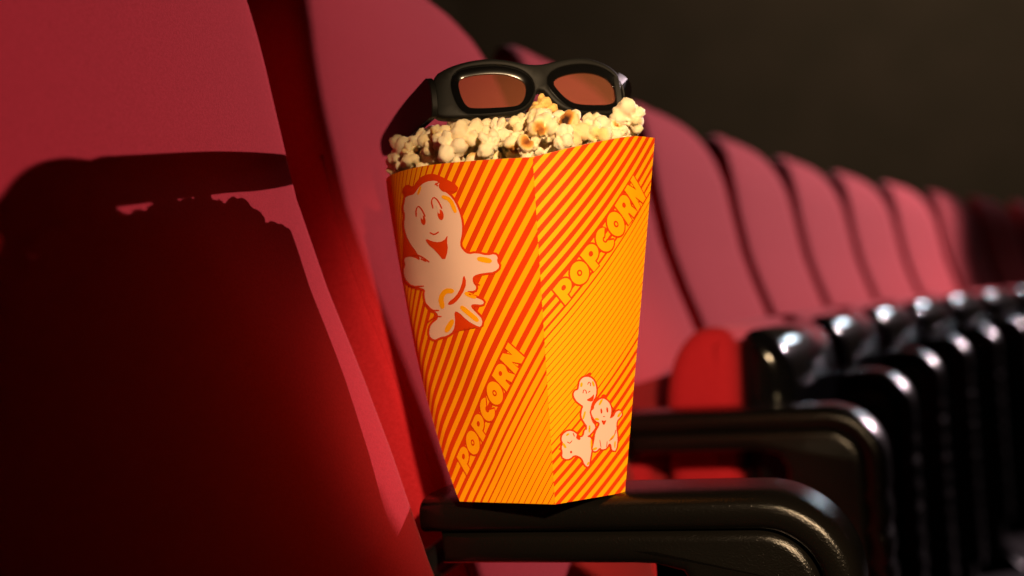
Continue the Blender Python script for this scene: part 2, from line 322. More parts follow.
# prints on the carton: (panel, colour, layer, outline in panel coordinates)
ART=[
(3,'r',1,[(0.4092,0.9308),(0.4317,0.9313),(0.4481,0.9315),(0.4608,0.9316),(0.4704,0.9334),(0.4823,0.9378),(0.4955,0.9429),(0.5095,0.9484),(0.5283,0.9537),(0.551,0.9587),(0.5762,0.9611),(0.6021,0.9611),(0.6215,0.958),(0.6343,0.9513),(0.6406,0.9418),(0.641,0.9324),(0.6463,0.9262),(0.6592,0.9196),(0.6716,0.9096),(0.6818,0.8973),(0.6894,0.8831),(0.6945,0.8669),(0.6972,0.8509),(0.6975,0.835),(0.6949,0.819),(0.6894,0.8031),(0.6807,0.7873),(0.6695,0.7727),(0.6664,0.7632),(0.6698,0.7568),(0.6762,0.7504),(0.6845,0.7452),(0.6957,0.7435),(0.7154,0.7451),(0.7393,0.7435),(0.7627,0.7389),(0.781,0.7378),(0.7992,0.74),(0.8164,0.7382),(0.827,0.7311),(0.8289,0.7221),(0.8246,0.7162),(0.8252,0.7119),(0.8312,0.7027),(0.8243,0.6904),(0.8054,0.6814),(0.7828,0.6766),(0.759,0.6757),(0.7374,0.6744),(0.7166,0.6727),(0.7012,0.6704),(0.6928,0.6682),(0.6896,0.6654),(0.6885,0.6591),(0.6903,0.6537),(0.6977,0.6476),(0.6977,0.6377),(0.685,0.6279),(0.6634,0.6239),(0.6408,0.6244),(0.6451,0.6281),(0.6486,0.6264),(0.6594,0.622),(0.6796,0.6174),(0.698,0.6125),(0.7149,0.6071),(0.7226,0.5976),(0.7089,0.5861),(0.6851,0.5835),(0.6572,0.5857),(0.6458,0.5853),(0.6486,0.5869),(0.6503,0.584),(0.6618,0.5756),(0.6746,0.5661),(0.6893,0.5551),(0.6923,0.5414),(0.6808,0.5272),(0.6577,0.5192),(0.6362,0.522),(0.6163,0.5275),(0.5919,0.5358),(0.569,0.5465),(0.5493,0.559),(0.5343,0.5654),(0.5335,0.5673),(0.5344,0.5658),(0.5287,0.5502),(0.5174,0.5345),(0.5002,0.5196),(0.4744,0.5077),(0.442,0.5001),(0.4087,0.4956),(0.3766,0.4937),(0.3508,0.4911),(0.3207,0.4864),(0.2867,0.4886),(0.2642,0.4982),(0.2611,0.5107),(0.2757,0.5241),(0.2926,0.5345),(0.3129,0.5428),(0.3413,0.5507),(0.3717,0.5571),(0.3804,0.5613),(0.3797,0.5668),(0.3726,0.571),(0.3508,0.5751),(0.3303,0.5833),(0.3167,0.5944),(0.3118,0.6077),(0.3154,0.6227),(0.3241,0.635),(0.3347,0.6412),(0.3327,0.642),(0.3088,0.645),(0.2776,0.6489),(0.2384,0.6534),(0.2003,0.662),(0.1684,0.6741),(0.149,0.6884),(0.1476,0.7044),(0.1663,0.7175),(0.1956,0.7252),(0.204,0.7313),(0.2013,0.7414),(0.2274,0.7516),(0.2693,0.7551),(0.3034,0.7547),(0.3356,0.7519),(0.3644,0.7464),(0.3844,0.7398),(0.3662,0.7364),(0.358,0.7502),(0.3466,0.7631),(0.331,0.7747),(0.3172,0.7886),(0.3061,0.804),(0.3012,0.8205),(0.303,0.8378),(0.3151,0.8537),(0.3345,0.8664),(0.3425,0.8771),(0.3419,0.8888),(0.3502,0.9004),(0.3654,0.9093),(0.376,0.9165),(0.3864,0.9248)]),
(3,'r',1,[(0.401,0.9501),(0.4287,0.9569),(0.4518,0.9568),(0.4712,0.9497),(0.4865,0.9493),(0.4982,0.9554),(0.5146,0.9619),(0.5351,0.9689),(0.5608,0.9733),(0.5909,0.9752),(0.6154,0.9729),(0.6355,0.9662),(0.6615,0.9553),(0.6932,0.9404),(0.7047,0.928),(0.6963,0.918),(0.6785,0.9119),(0.6505,0.91),(0.6031,0.9102),(0.5287,0.9139),(0.4665,0.9176),(0.4226,0.92),(0.3956,0.9278),(0.3894,0.9404)]),
(3,'c',2,[(0.4148,0.9245),(0.4319,0.9247),(0.4482,0.9249),(0.4639,0.9252),(0.4783,0.9279),(0.4917,0.933),(0.5046,0.9381),(0.5172,0.9432),(0.5337,0.948),(0.5538,0.9525),(0.5759,0.9547),(0.5996,0.9546),(0.6157,0.9522),(0.6252,0.9471),(0.6302,0.9397),(0.6307,0.93),(0.6377,0.9217),(0.6512,0.9147),(0.6627,0.9056),(0.6723,0.8941),(0.6795,0.8806),(0.6843,0.8651),(0.6869,0.8496),(0.6871,0.8343),(0.6845,0.819),(0.679,0.8039),(0.6706,0.7888),(0.6589,0.7738),(0.655,0.762),(0.6591,0.7535),(0.6667,0.746),(0.6777,0.7394),(0.6935,0.737),(0.7137,0.7386),(0.7355,0.7371),(0.759,0.7326),(0.78,0.7313),(0.7984,0.7335),(0.8109,0.7323),(0.8174,0.7278),(0.8185,0.7225),(0.8141,0.7165),(0.8148,0.7096),(0.8205,0.7016),(0.816,0.6941),(0.801,0.687),(0.7821,0.683),(0.7597,0.6822),(0.7378,0.6809),(0.7162,0.6792),(0.6989,0.6765),(0.686,0.6728),(0.6784,0.6665),(0.6765,0.6577),(0.6791,0.6504),(0.6862,0.6445),(0.6863,0.6387),(0.6793,0.6331),(0.6644,0.6305),(0.6414,0.631),(0.6324,0.628),(0.638,0.6217),(0.6515,0.6161),(0.6727,0.6113),(0.6908,0.6065),(0.7059,0.6019),(0.7104,0.5969),(0.7044,0.5917),(0.6878,0.5902),(0.6604,0.5923),(0.6428,0.5913),(0.6356,0.587),(0.6381,0.5802),(0.6504,0.5711),(0.6634,0.5616),(0.677,0.5516),(0.6794,0.5411),(0.6701,0.5301),(0.6584,0.5258),(0.6443,0.5281),(0.6259,0.5333),(0.6029,0.5412),(0.5816,0.5514),(0.5622,0.5639),(0.5449,0.5712),(0.5299,0.5734),(0.5192,0.5664),(0.5129,0.5502),(0.5021,0.5355),(0.4865,0.5222),(0.4651,0.5124),(0.4377,0.5061),(0.4083,0.5021),(0.3771,0.5004),(0.3484,0.4974),(0.3224,0.4932),(0.3009,0.4947),(0.2844,0.5019),(0.2822,0.5112),(0.2948,0.5227),(0.309,0.5317),(0.3249,0.5384),(0.3494,0.5453),(0.3819,0.5524),(0.3977,0.5605),(0.3975,0.5697),(0.3865,0.5765),(0.3644,0.5808),(0.3475,0.5877),(0.3361,0.5973),(0.332,0.6091),(0.3353,0.6229),(0.3427,0.6338),(0.3541,0.6418),(0.3466,0.6476),(0.3193,0.6514),(0.2886,0.6554),(0.2535,0.6595),(0.2233,0.6667),(0.199,0.6771),(0.1856,0.6895),(0.1856,0.7038),(0.1989,0.7148),(0.2238,0.7223),(0.2345,0.7308),(0.2325,0.7404),(0.2452,0.7462),(0.2708,0.7482),(0.2978,0.748),(0.3256,0.7456),(0.3519,0.7407),(0.3771,0.7333),(0.3851,0.7373),(0.3767,0.7526),(0.3653,0.766),(0.3505,0.7776),(0.3383,0.7907),(0.3288,0.8053),(0.3248,0.8208),(0.3267,0.8371),(0.337,0.8516),(0.355,0.8643),(0.3636,0.8765),(0.3632,0.8882),(0.3699,0.8981),(0.3833,0.9062),(0.394,0.9138),(0.402,0.9209)]),
(3,'r',3,[(0.4472,0.8601),(0.4505,0.8611),(0.4547,0.8662),(0.4598,0.8755),(0.4667,0.8823),(0.4753,0.8866),(0.4828,0.8858),(0.4892,0.8798),(0.4943,0.8718),(0.498,0.8617),(0.5012,0.8563),(0.504,0.8555),(0.5064,0.8558),(0.5085,0.8571),(0.5076,0.863),(0.5038,0.8733),(0.497,0.8821),(0.4873,0.8894),(0.4751,0.8902),(0.4603,0.8847),(0.4499,0.877),(0.4443,0.8672),(0.4425,0.8616),(0.4445,0.8603)]),
(3,'r',3,[(0.5648,0.8756),(0.567,0.8769),(0.568,0.8824),(0.5679,0.8923),(0.5715,0.8996),(0.5787,0.9043),(0.5858,0.9042),(0.5929,0.8993),(0.5987,0.8909),(0.6033,0.8788),(0.6067,0.8724),(0.6091,0.8718),(0.611,0.8722),(0.6125,0.8735),(0.6108,0.8804),(0.606,0.8928),(0.5986,0.902),(0.5884,0.908),(0.5775,0.9078),(0.5657,0.9013),(0.5596,0.8928),(0.5595,0.8822),(0.5605,0.8765),(0.5626,0.8755)]),
(3,'r',3,[(0.5052,0.8087),(0.5053,0.8072),(0.5112,0.8044),(0.5228,0.8004),(0.5366,0.8),(0.5525,0.8033),(0.5609,0.8057),(0.5624,0.8071),(0.5617,0.8081),(0.5589,0.8086),(0.5508,0.8073),(0.5372,0.8043),(0.5258,0.8045),(0.5167,0.8081),(0.5104,0.8098),(0.5069,0.8096)]),
(3,'r',3,[(0.2847,0.7499),(0.289,0.7489),(0.3082,0.7492),(0.3399,0.7507),(0.3674,0.7485),(0.3917,0.7427),(0.4134,0.7355),(0.4326,0.7272),(0.444,0.7231),(0.4479,0.7231),(0.4501,0.7239),(0.4505,0.7255),(0.4413,0.7305),(0.4219,0.739),(0.3992,0.7464),(0.3728,0.7527),(0.3431,0.7551),(0.3089,0.7536),(0.2884,0.7523),(0.2845,0.7511)]),
(3,'r',3,[(0.43,0.7271),(0.4298,0.7287),(0.4221,0.7317),(0.4065,0.7363),(0.3965,0.7384),(0.3922,0.7382),(0.3901,0.7372),(0.3903,0.7357),(0.3985,0.7326),(0.4142,0.728),(0.4239,0.7259),(0.428,0.7262)]),
(3,'r',3,[(0.1766,0.6816),(0.1748,0.6799),(0.1926,0.6731),(0.2251,0.6612),(0.2705,0.6547),(0.3255,0.6536),(0.3525,0.6536),(0.3563,0.6547),(0.3571,0.6558),(0.3547,0.657),(0.3297,0.658),(0.2777,0.659),(0.2361,0.665),(0.2083,0.6762),(0.189,0.682),(0.1814,0.6823)]),
(3,'r',3,[(0.3266,0.6032),(0.3251,0.6016),(0.3333,0.5953),(0.3508,0.5843),(0.3733,0.5784),(0.4004,0.5775),(0.4155,0.5776),(0.4192,0.5786),(0.42,0.5797),(0.418,0.581),(0.405,0.5819),(0.3806,0.5824),(0.3603,0.5879),(0.3443,0.5983),(0.334,0.6036),(0.3296,0.6039)]),
(3,'r',3,[(0.3018,0.5454),(0.3063,0.5452),(0.3256,0.5488),(0.3584,0.5562),(0.3856,0.5596),(0.4077,0.5589),(0.4204,0.5591),(0.4241,0.5601),(0.4249,0.5613),(0.4229,0.5625),(0.4099,0.5633),(0.3854,0.5639),(0.3561,0.5604),(0.3213,0.5527),(0.3023,0.548),(0.3005,0.5464)]),
(3,'r',3,[(0.6988,0.674),(0.6963,0.6732),(0.6911,0.6677),(0.6834,0.6575),(0.686,0.6506),(0.6991,0.6471),(0.707,0.6456),(0.7097,0.6463),(0.7108,0.6473),(0.7101,0.6487),(0.7042,0.6505),(0.6929,0.6528),(0.691,0.6584),(0.6984,0.6673),(0.7016,0.6724),(0.7006,0.6737)]),
(3,'r',3,[(0.6391,0.6221),(0.6398,0.6207),(0.6531,0.6171),(0.6787,0.6113),(0.6928,0.6087),(0.6956,0.6094),(0.6967,0.6104),(0.696,0.6118),(0.6831,0.6154),(0.6577,0.6212),(0.6433,0.6238),(0.6403,0.6232)]),
(3,'r',3,[(0.6178,0.9374),(0.6188,0.9388),(0.6179,0.9414),(0.615,0.9452),(0.6123,0.9472),(0.6099,0.9476),(0.6082,0.9471),(0.6072,0.9456),(0.6081,0.943),(0.611,0.9393),(0.6137,0.9372),(0.6161,0.9368)]),
(3,'r',3,[(0.6033,0.9415),(0.6057,0.941),(0.611,0.9418),(0.6193,0.9439),(0.6239,0.9456),(0.6251,0.9471),(0.6246,0.948),(0.6223,0.9486),(0.6171,0.9478),(0.6089,0.9457),(0.604,0.944),(0.6028,0.9425)]),
(3,'r',3,[(0.5021,0.8468),(0.499,0.8407),(0.4932,0.8358),(0.486,0.8331),(0.4788,0.8332),(0.473,0.836),(0.4697,0.8409),(0.4699,0.8471),(0.4733,0.8531),(0.4792,0.858),(0.4865,0.8606),(0.4936,0.8605),(0.4992,0.8578),(0.5022,0.8529)]),
(3,'r',3,[(0.611,0.8566),(0.6089,0.8497),(0.604,0.8441),(0.5973,0.8407),(0.59,0.8403),(0.5836,0.843),(0.5795,0.8482),(0.5786,0.8549),(0.5809,0.8617),(0.5861,0.8674),(0.5929,0.8707),(0.6,0.8711),(0.6061,0.8684),(0.61,0.8632)]),
(3,'c',4,[(0.4911,0.8608),(0.4902,0.8559),(0.4882,0.8518),(0.4855,0.8496),(0.4826,0.8495),(0.4801,0.8516),(0.4785,0.8555),(0.4781,0.8604),(0.479,0.8654),(0.481,0.8694),(0.4837,0.8717),(0.4866,0.8718),(0.489,0.8696),(0.4906,0.8657)]),
(3,'c',4,[(0.5966,0.8733),(0.596,0.8673),(0.5942,0.8624),(0.5916,0.8595),(0.5887,0.8593),(0.586,0.8618),(0.5842,0.8664),(0.5836,0.8724),(0.5843,0.8784),(0.5861,0.8833),(0.5887,0.8862),(0.5916,0.8864),(0.5942,0.8839),(0.596,0.8793)]),
(3,'r',3,[(0.4786,0.7907),(0.5081,0.7825),(0.5359,0.7786),(0.562,0.779),(0.583,0.7838),(0.5992,0.7928),(0.6035,0.7924),(0.5964,0.7825),(0.5915,0.7716),(0.5891,0.7597),(0.5782,0.7452),(0.5582,0.7281),(0.5388,0.7281),(0.5207,0.7452),(0.502,0.7593),(0.4823,0.7704),(0.47,0.7808),(0.4655,0.7902)]),
(3,'r',3,[(0.6406,0.6754),(0.6425,0.6612),(0.6341,0.6462),(0.6147,0.6306),(0.5892,0.616),(0.5566,0.6024),(0.5279,0.5949),(0.504,0.5933),(0.4944,0.5949),(0.4998,0.5998),(0.5172,0.6058),(0.5461,0.6131),(0.5726,0.6236),(0.5967,0.6373),(0.6164,0.6538),(0.6321,0.673)]),
(3,'r',3,[(0.6272,0.9448),(0.6395,0.9475),(0.6617,0.9446),(0.6931,0.9362),(0.7046,0.9278),(0.6967,0.9191),(0.6853,0.9164),(0.6705,0.9198),(0.6572,0.9206),(0.6453,0.9186),(0.6348,0.9205),(0.6256,0.9264),(0.6209,0.9329),(0.6209,0.9399)]),
(3,'r',3,[(0.4113,0.9493),(0.4328,0.9535),(0.4504,0.953),(0.4647,0.9479),(0.4654,0.9424),(0.4526,0.9363),(0.438,0.93),(0.4214,0.9234),(0.4125,0.9247),(0.4119,0.934),(0.4088,0.9408),(0.403,0.9451)]),
(3,'y',3,[(0.6211,0.9066),(0.6225,0.9025),(0.6301,0.8986),(0.6438,0.8947),(0.6527,0.8846),(0.657,0.868),(0.662,0.8588),(0.6677,0.8568),(0.6726,0.8578),(0.6766,0.8616),(0.6759,0.8726),(0.6706,0.8907),(0.6598,0.9027),(0.6431,0.9084),(0.6312,0.9107),(0.6241,0.9093)]),
(3,'y',3,[(0.4978,0.9218),(0.5032,0.9224),(0.5123,0.9271),(0.5248,0.9359),(0.5304,0.9415),(0.5296,0.9438),(0.5266,0.9447),(0.5215,0.9441),(0.5127,0.9394),(0.4998,0.9307),(0.4937,0.9252),(0.4946,0.9228)]),
(3,'y',3,[(0.7207,0.722),(0.7243,0.7173),(0.7386,0.7131),(0.7635,0.7094),(0.7802,0.709),(0.7887,0.7119),(0.791,0.7157),(0.7872,0.7204),(0.773,0.7246),(0.7484,0.7283),(0.7318,0.7287),(0.7232,0.7258)]),
(3,'y',3,[(0.4539,0.5835),(0.4649,0.588),(0.4712,0.5962),(0.4729,0.6083),(0.4824,0.6178),(0.4995,0.6249),(0.5162,0.6277),(0.5326,0.6261),(0.5464,0.6272),(0.5577,0.6307),(0.5603,0.6347),(0.5546,0.639),(0.5386,0.6416),(0.512,0.6424),(0.4836,0.6368),(0.4532,0.6247),(0.4354,0.611),(0.4313,0.5959),(0.4341,0.5865),(0.4436,0.583)]),
(3,'y',3,[(0.6164,0.6248),(0.6176,0.6204),(0.6291,0.6153),(0.6504,0.6095),(0.6653,0.6075),(0.6741,0.6091),(0.6778,0.6121),(0.6764,0.6165),(0.6654,0.6215),(0.6447,0.6272),(0.6296,0.6293),(0.6204,0.6278)]),
(3,'y',3,[(0.57,0.5862),(0.5681,0.5812),(0.5762,0.574),(0.5941,0.5647),(0.6123,0.555),(0.631,0.545),(0.6454,0.5401),(0.6555,0.5404),(0.6613,0.543),(0.6627,0.548),(0.6544,0.5556),(0.6362,0.5656),(0.6186,0.5753),(0.6014,0.5846),(0.5874,0.5891),(0.5765,0.5888)]),
(3,'y',3,[(0.4972,0.5506),(0.483,0.5495),(0.4613,0.5425),(0.4313,0.5295),(0.4157,0.5201),(0.415,0.5145),(0.4224,0.5122),(0.4375,0.5133),(0.46,0.5204),(0.4892,0.5334),(0.5036,0.5427),(0.504,0.5483)]),
(0,'r',1,[(0.3096,0.3517),(0.3332,0.3577),(0.3678,0.3596),(0.4101,0.3571),(0.448,0.3511),(0.4786,0.3421),(0.5008,0.332),(0.5153,0.3209),(0.5219,0.3095),(0.5207,0.2979),(0.5102,0.288),(0.4917,0.2804),(0.4794,0.2745),(0.4721,0.27),(0.4664,0.264),(0.4625,0.2567),(0.4643,0.2463),(0.472,0.2331),(0.4893,0.2224),(0.5213,0.212),(0.5317,0.2009),(0.5116,0.1936),(0.4878,0.1876),(0.4569,0.1811),(0.423,0.1785),(0.3808,0.1838),(0.3749,0.1945),(0.3894,0.2063),(0.3877,0.2134),(0.3706,0.219),(0.3502,0.2275),(0.3291,0.2377),(0.3202,0.2486),(0.324,0.259),(0.3304,0.2669),(0.338,0.2715),(0.338,0.272),(0.3265,0.274),(0.3042,0.2794),(0.2761,0.2869),(0.2538,0.296),(0.2389,0.3062),(0.236,0.3152),(0.2467,0.3221),(0.2658,0.3261),(0.2825,0.3262),(0.2874,0.3278),(0.2911,0.3334),(0.2942,0.3392),(0.2967,0.3453)]),
(0,'r',1,[(0.1301,0.2081),(0.1674,0.2135),(0.2106,0.2139),(0.256,0.2089),(0.2933,0.2007),(0.3171,0.1913),(0.3318,0.1884),(0.3442,0.1884),(0.3546,0.1918),(0.3626,0.2023),(0.3918,0.2081),(0.4325,0.2014),(0.4431,0.1922),(0.435,0.1847),(0.4353,0.1839),(0.463,0.1812),(0.4895,0.1713),(0.499,0.1588),(0.5016,0.1471),(0.4976,0.136),(0.4927,0.1264),(0.4869,0.1185),(0.4815,0.1085),(0.4757,0.0956),(0.4394,0.0893),(0.3936,0.0961),(0.3673,0.1049),(0.3526,0.1145),(0.337,0.1205),(0.3176,0.1246),(0.295,0.1279),(0.2729,0.1301),(0.2568,0.1295),(0.2342,0.1251),(0.2009,0.1228),(0.1649,0.1237),(0.1339,0.1269),(0.1074,0.1331),(0.0971,0.1416),(0.1027,0.1489),(0.1021,0.1549),(0.0954,0.1625),(0.0988,0.1705),(0.1103,0.1755),(0.1107,0.1786),(0.1009,0.1845),(0.0986,0.1927),(0.1069,0.2011)]),
(0,'r',1,[(0.4754,0.2746),(0.4992,0.2809),(0.527,0.2853),(0.5626,0.2877),(0.6067,0.2847),(0.6515,0.2768),(0.6866,0.2669),(0.7113,0.2553),(0.7236,0.2442),(0.7231,0.234),(0.7191,0.2259),(0.7123,0.2216),(0.6933,0.2256),(0.713,0.2271),(0.7273,0.2302),(0.7379,0.2365),(0.7632,0.2416),(0.803,0.2434),(0.8458,0.2388),(0.8721,0.2298),(0.8731,0.2214),(0.8522,0.2162),(0.8331,0.2121),(0.8161,0.209),(0.809,0.2035),(0.8103,0.194),(0.8187,0.1824),(0.8353,0.1681),(0.842,0.1513),(0.8382,0.1323),(0.8138,0.1215),(0.7563,0.1236),(0.7252,0.132),(0.7174,0.1412),(0.7104,0.1446),(0.7149,0.1445),(0.7155,0.1439),(0.7019,0.1367),(0.671,0.1318),(0.6295,0.1313),(0.5936,0.1342),(0.5848,0.1374),(0.586,0.1369),(0.5619,0.1319),(0.5254,0.1302),(0.48,0.1353),(0.4669,0.1465),(0.4768,0.1595),(0.4844,0.1722),(0.4903,0.1859),(0.5055,0.1974),(0.5283,0.2053),(0.5393,0.2108),(0.5418,0.2129),(0.5391,0.2135),(0.5117,0.2169),(0.4809,0.2242),(0.4561,0.2336),(0.4396,0.2423),(0.4304,0.2511),(0.4389,0.2585),(0.458,0.2607),(0.4622,0.2624),(0.4624,0.2678)]),
(0,'r',1,[(0.3607,0.3569),(0.3746,0.3593),(0.3925,0.3618),(0.4146,0.3643),(0.4295,0.3639),(0.4372,0.3608),(0.4357,0.3568),(0.425,0.352),(0.4029,0.3511),(0.37,0.3542)]),
(0,'r',1,[(0.5572,0.2864),(0.5719,0.2926),(0.5924,0.294),(0.6192,0.2906),(0.6363,0.2849),(0.6434,0.277),(0.6222,0.2756),(0.5737,0.2807)]),
(0,'r',1,[(0.0771,0.163),(0.0928,0.1645),(0.109,0.1623),(0.1259,0.1564),(0.1181,0.1556),(0.0855,0.16)]),
(0,'c',2,[(0.3245,0.348),(0.344,0.3531),(0.3715,0.3546),(0.4074,0.3525),(0.4381,0.3476),(0.4636,0.34),(0.4829,0.3311),(0.4957,0.321),(0.5016,0.3106),(0.5004,0.2998),(0.491,0.2908),(0.4734,0.2836),(0.4606,0.2775),(0.4526,0.2725),(0.4464,0.266),(0.4421,0.2581),(0.4439,0.2471),(0.4518,0.2331),(0.4712,0.2209),(0.5025,0.2107),(0.5101,0.2029),(0.4934,0.1974),(0.4709,0.1916),(0.4425,0.1856),(0.4182,0.1836),(0.3981,0.1857),(0.3955,0.1927),(0.41,0.2046),(0.407,0.214),(0.3869,0.221),(0.367,0.2292),(0.3474,0.2384),(0.3396,0.2478),(0.3432,0.2572),(0.349,0.2645),(0.3571,0.2698),(0.353,0.2741),(0.3368,0.2775),(0.3155,0.2826),(0.2893,0.2896),(0.2696,0.2976),(0.2563,0.3066),(0.2538,0.3136),(0.2617,0.3186),(0.2747,0.3212),(0.2927,0.3216),(0.3042,0.325),(0.3089,0.3315),(0.3121,0.3375),(0.3138,0.3428)]),
(0,'c',2,[(0.1431,0.2038),(0.1754,0.2086),(0.2103,0.2089),(0.2482,0.2047),(0.2792,0.1979),(0.3031,0.1884),(0.3289,0.1837),(0.3563,0.1837),(0.3741,0.189),(0.382,0.1996),(0.3959,0.2031),(0.4159,0.1993),(0.4219,0.1936),(0.4138,0.1857),(0.4233,0.1805),(0.4509,0.1778),(0.4688,0.1708),(0.477,0.1595),(0.4792,0.1484),(0.4753,0.1377),(0.4703,0.1283),(0.4644,0.1203),(0.4589,0.1102),(0.4536,0.0981),(0.4367,0.0944),(0.4084,0.0991),(0.3869,0.1063),(0.3723,0.1158),(0.3527,0.1231),(0.3282,0.1284),(0.3012,0.1324),(0.2717,0.1352),(0.2453,0.1343),(0.2219,0.1298),(0.1956,0.1279),(0.1667,0.1286),(0.1428,0.1312),(0.1239,0.1354),(0.1172,0.1409),(0.1226,0.1477),(0.1218,0.1548),(0.115,0.1621),(0.1175,0.1683),(0.1291,0.1733),(0.1297,0.1789),(0.1196,0.185),(0.1177,0.1914),(0.1239,0.1981)]),
(0,'r',3,[(0.4774,0.2742),(0.5009,0.2805),(0.5284,0.2848),(0.5632,0.2872),(0.6061,0.2842),(0.65,0.2765),(0.6845,0.2667),(0.7089,0.2553),(0.721,0.2443),(0.7205,0.2341),(0.7165,0.2262),(0.7097,0.2217),(0.6941,0.2251),(0.7147,0.2266),(0.7296,0.2298),(0.7402,0.2362),(0.7649,0.2411),(0.8034,0.2428),(0.844,0.2385),(0.8695,0.2297),(0.8705,0.2217),(0.85,0.2166),(0.8309,0.2126),(0.8136,0.2094),(0.8063,0.2036),(0.8076,0.1941),(0.816,0.1824),(0.8325,0.1682),(0.8392,0.1514),(0.8354,0.1325),(0.8119,0.122),(0.7574,0.124),(0.7277,0.1321),(0.7199,0.1412),(0.7123,0.1448),(0.7144,0.1451),(0.7131,0.1443),(0.6996,0.1371),(0.6696,0.1323),(0.6292,0.1319),(0.5947,0.1347),(0.5853,0.1379),(0.5843,0.1374),(0.5603,0.1324),(0.5251,0.1307),(0.4819,0.1356),(0.4693,0.1463),(0.4793,0.1593),(0.4869,0.172),(0.4927,0.1857),(0.5077,0.197),(0.5305,0.205),(0.5416,0.2105),(0.5441,0.2129),(0.5403,0.2139),(0.5128,0.2174),(0.4826,0.2245),(0.4581,0.2337),(0.4417,0.2423),(0.4326,0.251),(0.4407,0.2581),(0.4597,0.2602),(0.4644,0.2621),(0.4646,0.2676)]),
(0,'c',4,[(0.4931,0.2711),(0.5147,0.2768),(0.5396,0.2806),(0.568,0.2827),(0.6007,0.2804),(0.6384,0.2737),(0.6682,0.2652),(0.69,0.2548),(0.7007,0.2449),(0.7001,0.2355),(0.6963,0.228),(0.6893,0.2224),(0.7,0.2206),(0.7285,0.2226),(0.7481,0.2268),(0.7587,0.2332),(0.7781,0.237),(0.8064,0.2384),(0.83,0.2359),(0.8487,0.2293),(0.8495,0.224),(0.8323,0.22),(0.8137,0.2161),(0.794,0.2122),(0.7848,0.2051),(0.786,0.1948),(0.7946,0.1827),(0.8108,0.1686),(0.8171,0.1524),(0.8135,0.1342),(0.7964,0.1259),(0.7662,0.1275),(0.7476,0.1327),(0.7405,0.1413),(0.7279,0.147),(0.71,0.1496),(0.6945,0.1473),(0.6812,0.1403),(0.6585,0.1366),(0.6264,0.1363),(0.6035,0.1381),(0.5897,0.142),(0.5709,0.1414),(0.547,0.1364),(0.5223,0.1352),(0.4969,0.1377),(0.4891,0.1451),(0.4987,0.1576),(0.5063,0.1705),(0.5119,0.1839),(0.5258,0.1944),(0.5481,0.202),(0.5604,0.2082),(0.5628,0.213),(0.5498,0.2172),(0.5216,0.2207),(0.4963,0.2267),(0.4738,0.2351),(0.4587,0.2429),(0.4507,0.2501),(0.4555,0.2547),(0.4733,0.2565),(0.4822,0.2601),(0.4823,0.2655)]),
(0,'r',3,[(0.4009,0.3312),(0.4043,0.3314),(0.408,0.3331),(0.4121,0.3362),(0.4175,0.3365),(0.4242,0.3338),(0.4271,0.331),(0.4263,0.3281),(0.4272,0.3262),(0.4297,0.3254),(0.4324,0.3251),(0.4352,0.3256),(0.4368,0.3276),(0.4372,0.3311),(0.4307,0.3348),(0.4176,0.3387),(0.4074,0.3387),(0.4,0.335),(0.3969,0.3326),(0.3984,0.3316)]),
(0,'r',3,[(0.3523,0.309),(0.3552,0.3094),(0.3576,0.3118),(0.3596,0.3162),(0.3649,0.3176),(0.3737,0.3161),(0.3802,0.3132),(0.3843,0.3089),(0.3881,0.3064),(0.3913,0.3057),(0.3939,0.3057),(0.3957,0.3064),(0.394,0.3093),(0.3887,0.3142),(0.3779,0.3177),(0.3614,0.3198),(0.3516,0.3183),(0.3481,0.3132),(0.3475,0.3102),(0.3497,0.3093)]),
(0,'r',3,[(0.4101,0.3081),(0.4139,0.3078),(0.42,0.3082),(0.4283,0.3093),(0.4327,0.3104),(0.4331,0.3113),(0.4314,0.3119),(0.4277,0.3123),(0.4216,0.3119),(0.4132,0.3107),(0.4089,0.3097),(0.4085,0.3087)]),
(0,'r',3,[(0.1769,0.1786),(0.1775,0.1776),(0.1855,0.1755),(0.2009,0.1724),(0.2156,0.1726),(0.2295,0.1761),(0.2361,0.1783),(0.2357,0.1793),(0.2335,0.1799),(0.2296,0.1799),(0.2222,0.1784),(0.2114,0.1753),(0.2004,0.1751),(0.1895,0.1777),(0.1822,0.1791),(0.1784,0.1791)]),
(0,'r',3,[(0.245,0.2013),(0.2433,0.2005),(0.2458,0.1977),(0.2525,0.1929),(0.2576,0.1903),(0.2612,0.1897),(0.2638,0.1898),(0.2654,0.1906),(0.2629,0.1934),(0.2562,0.1982),(0.2511,0.2008),(0.2475,0.2014)]),
(0,'r',3,[(0.2361,0.1459),(0.2347,0.1442),(0.2308,0.143),(0.2253,0.1426),(0.2191,0.1428),(0.2136,0.1438),(0.2099,0.1454),(0.2086,0.1471),(0.21,0.1488),(0.2138,0.15),(0.2193,0.1504),(0.2254,0.1502),(0.2309,0.1491),(0.2347,0.1476)]),
(0,'r',3,[(0.3999,0.2897),(0.4298,0.2919),(0.4532,0.2952),(0.47,0.2998),(0.4771,0.297),(0.4745,0.2868),(0.4644,0.2814),(0.4468,0.2807),(0.4247,0.2824),(0.3982,0.2865)]),
(0,'r',3,[(0.3001,0.1919),(0.3253,0.1857),(0.3348,0.1808),(0.3282,0.1772),(0.3133,0.1774),(0.2904,0.1813),(0.2813,0.1862),(0.2856,0.1921)]),
(0,'r',5,[(0.5846,0.2472),(0.5857,0.2438),(0.5843,0.2412),(0.5805,0.2398),(0.5752,0.24),(0.5694,0.2416),(0.5642,0.2444),(0.5608,0.2478),(0.5597,0.2511),(0.5612,0.2538),(0.5649,0.2552),(0.5701,0.255),(0.5759,0.2534),(0.5811,0.2506)]),
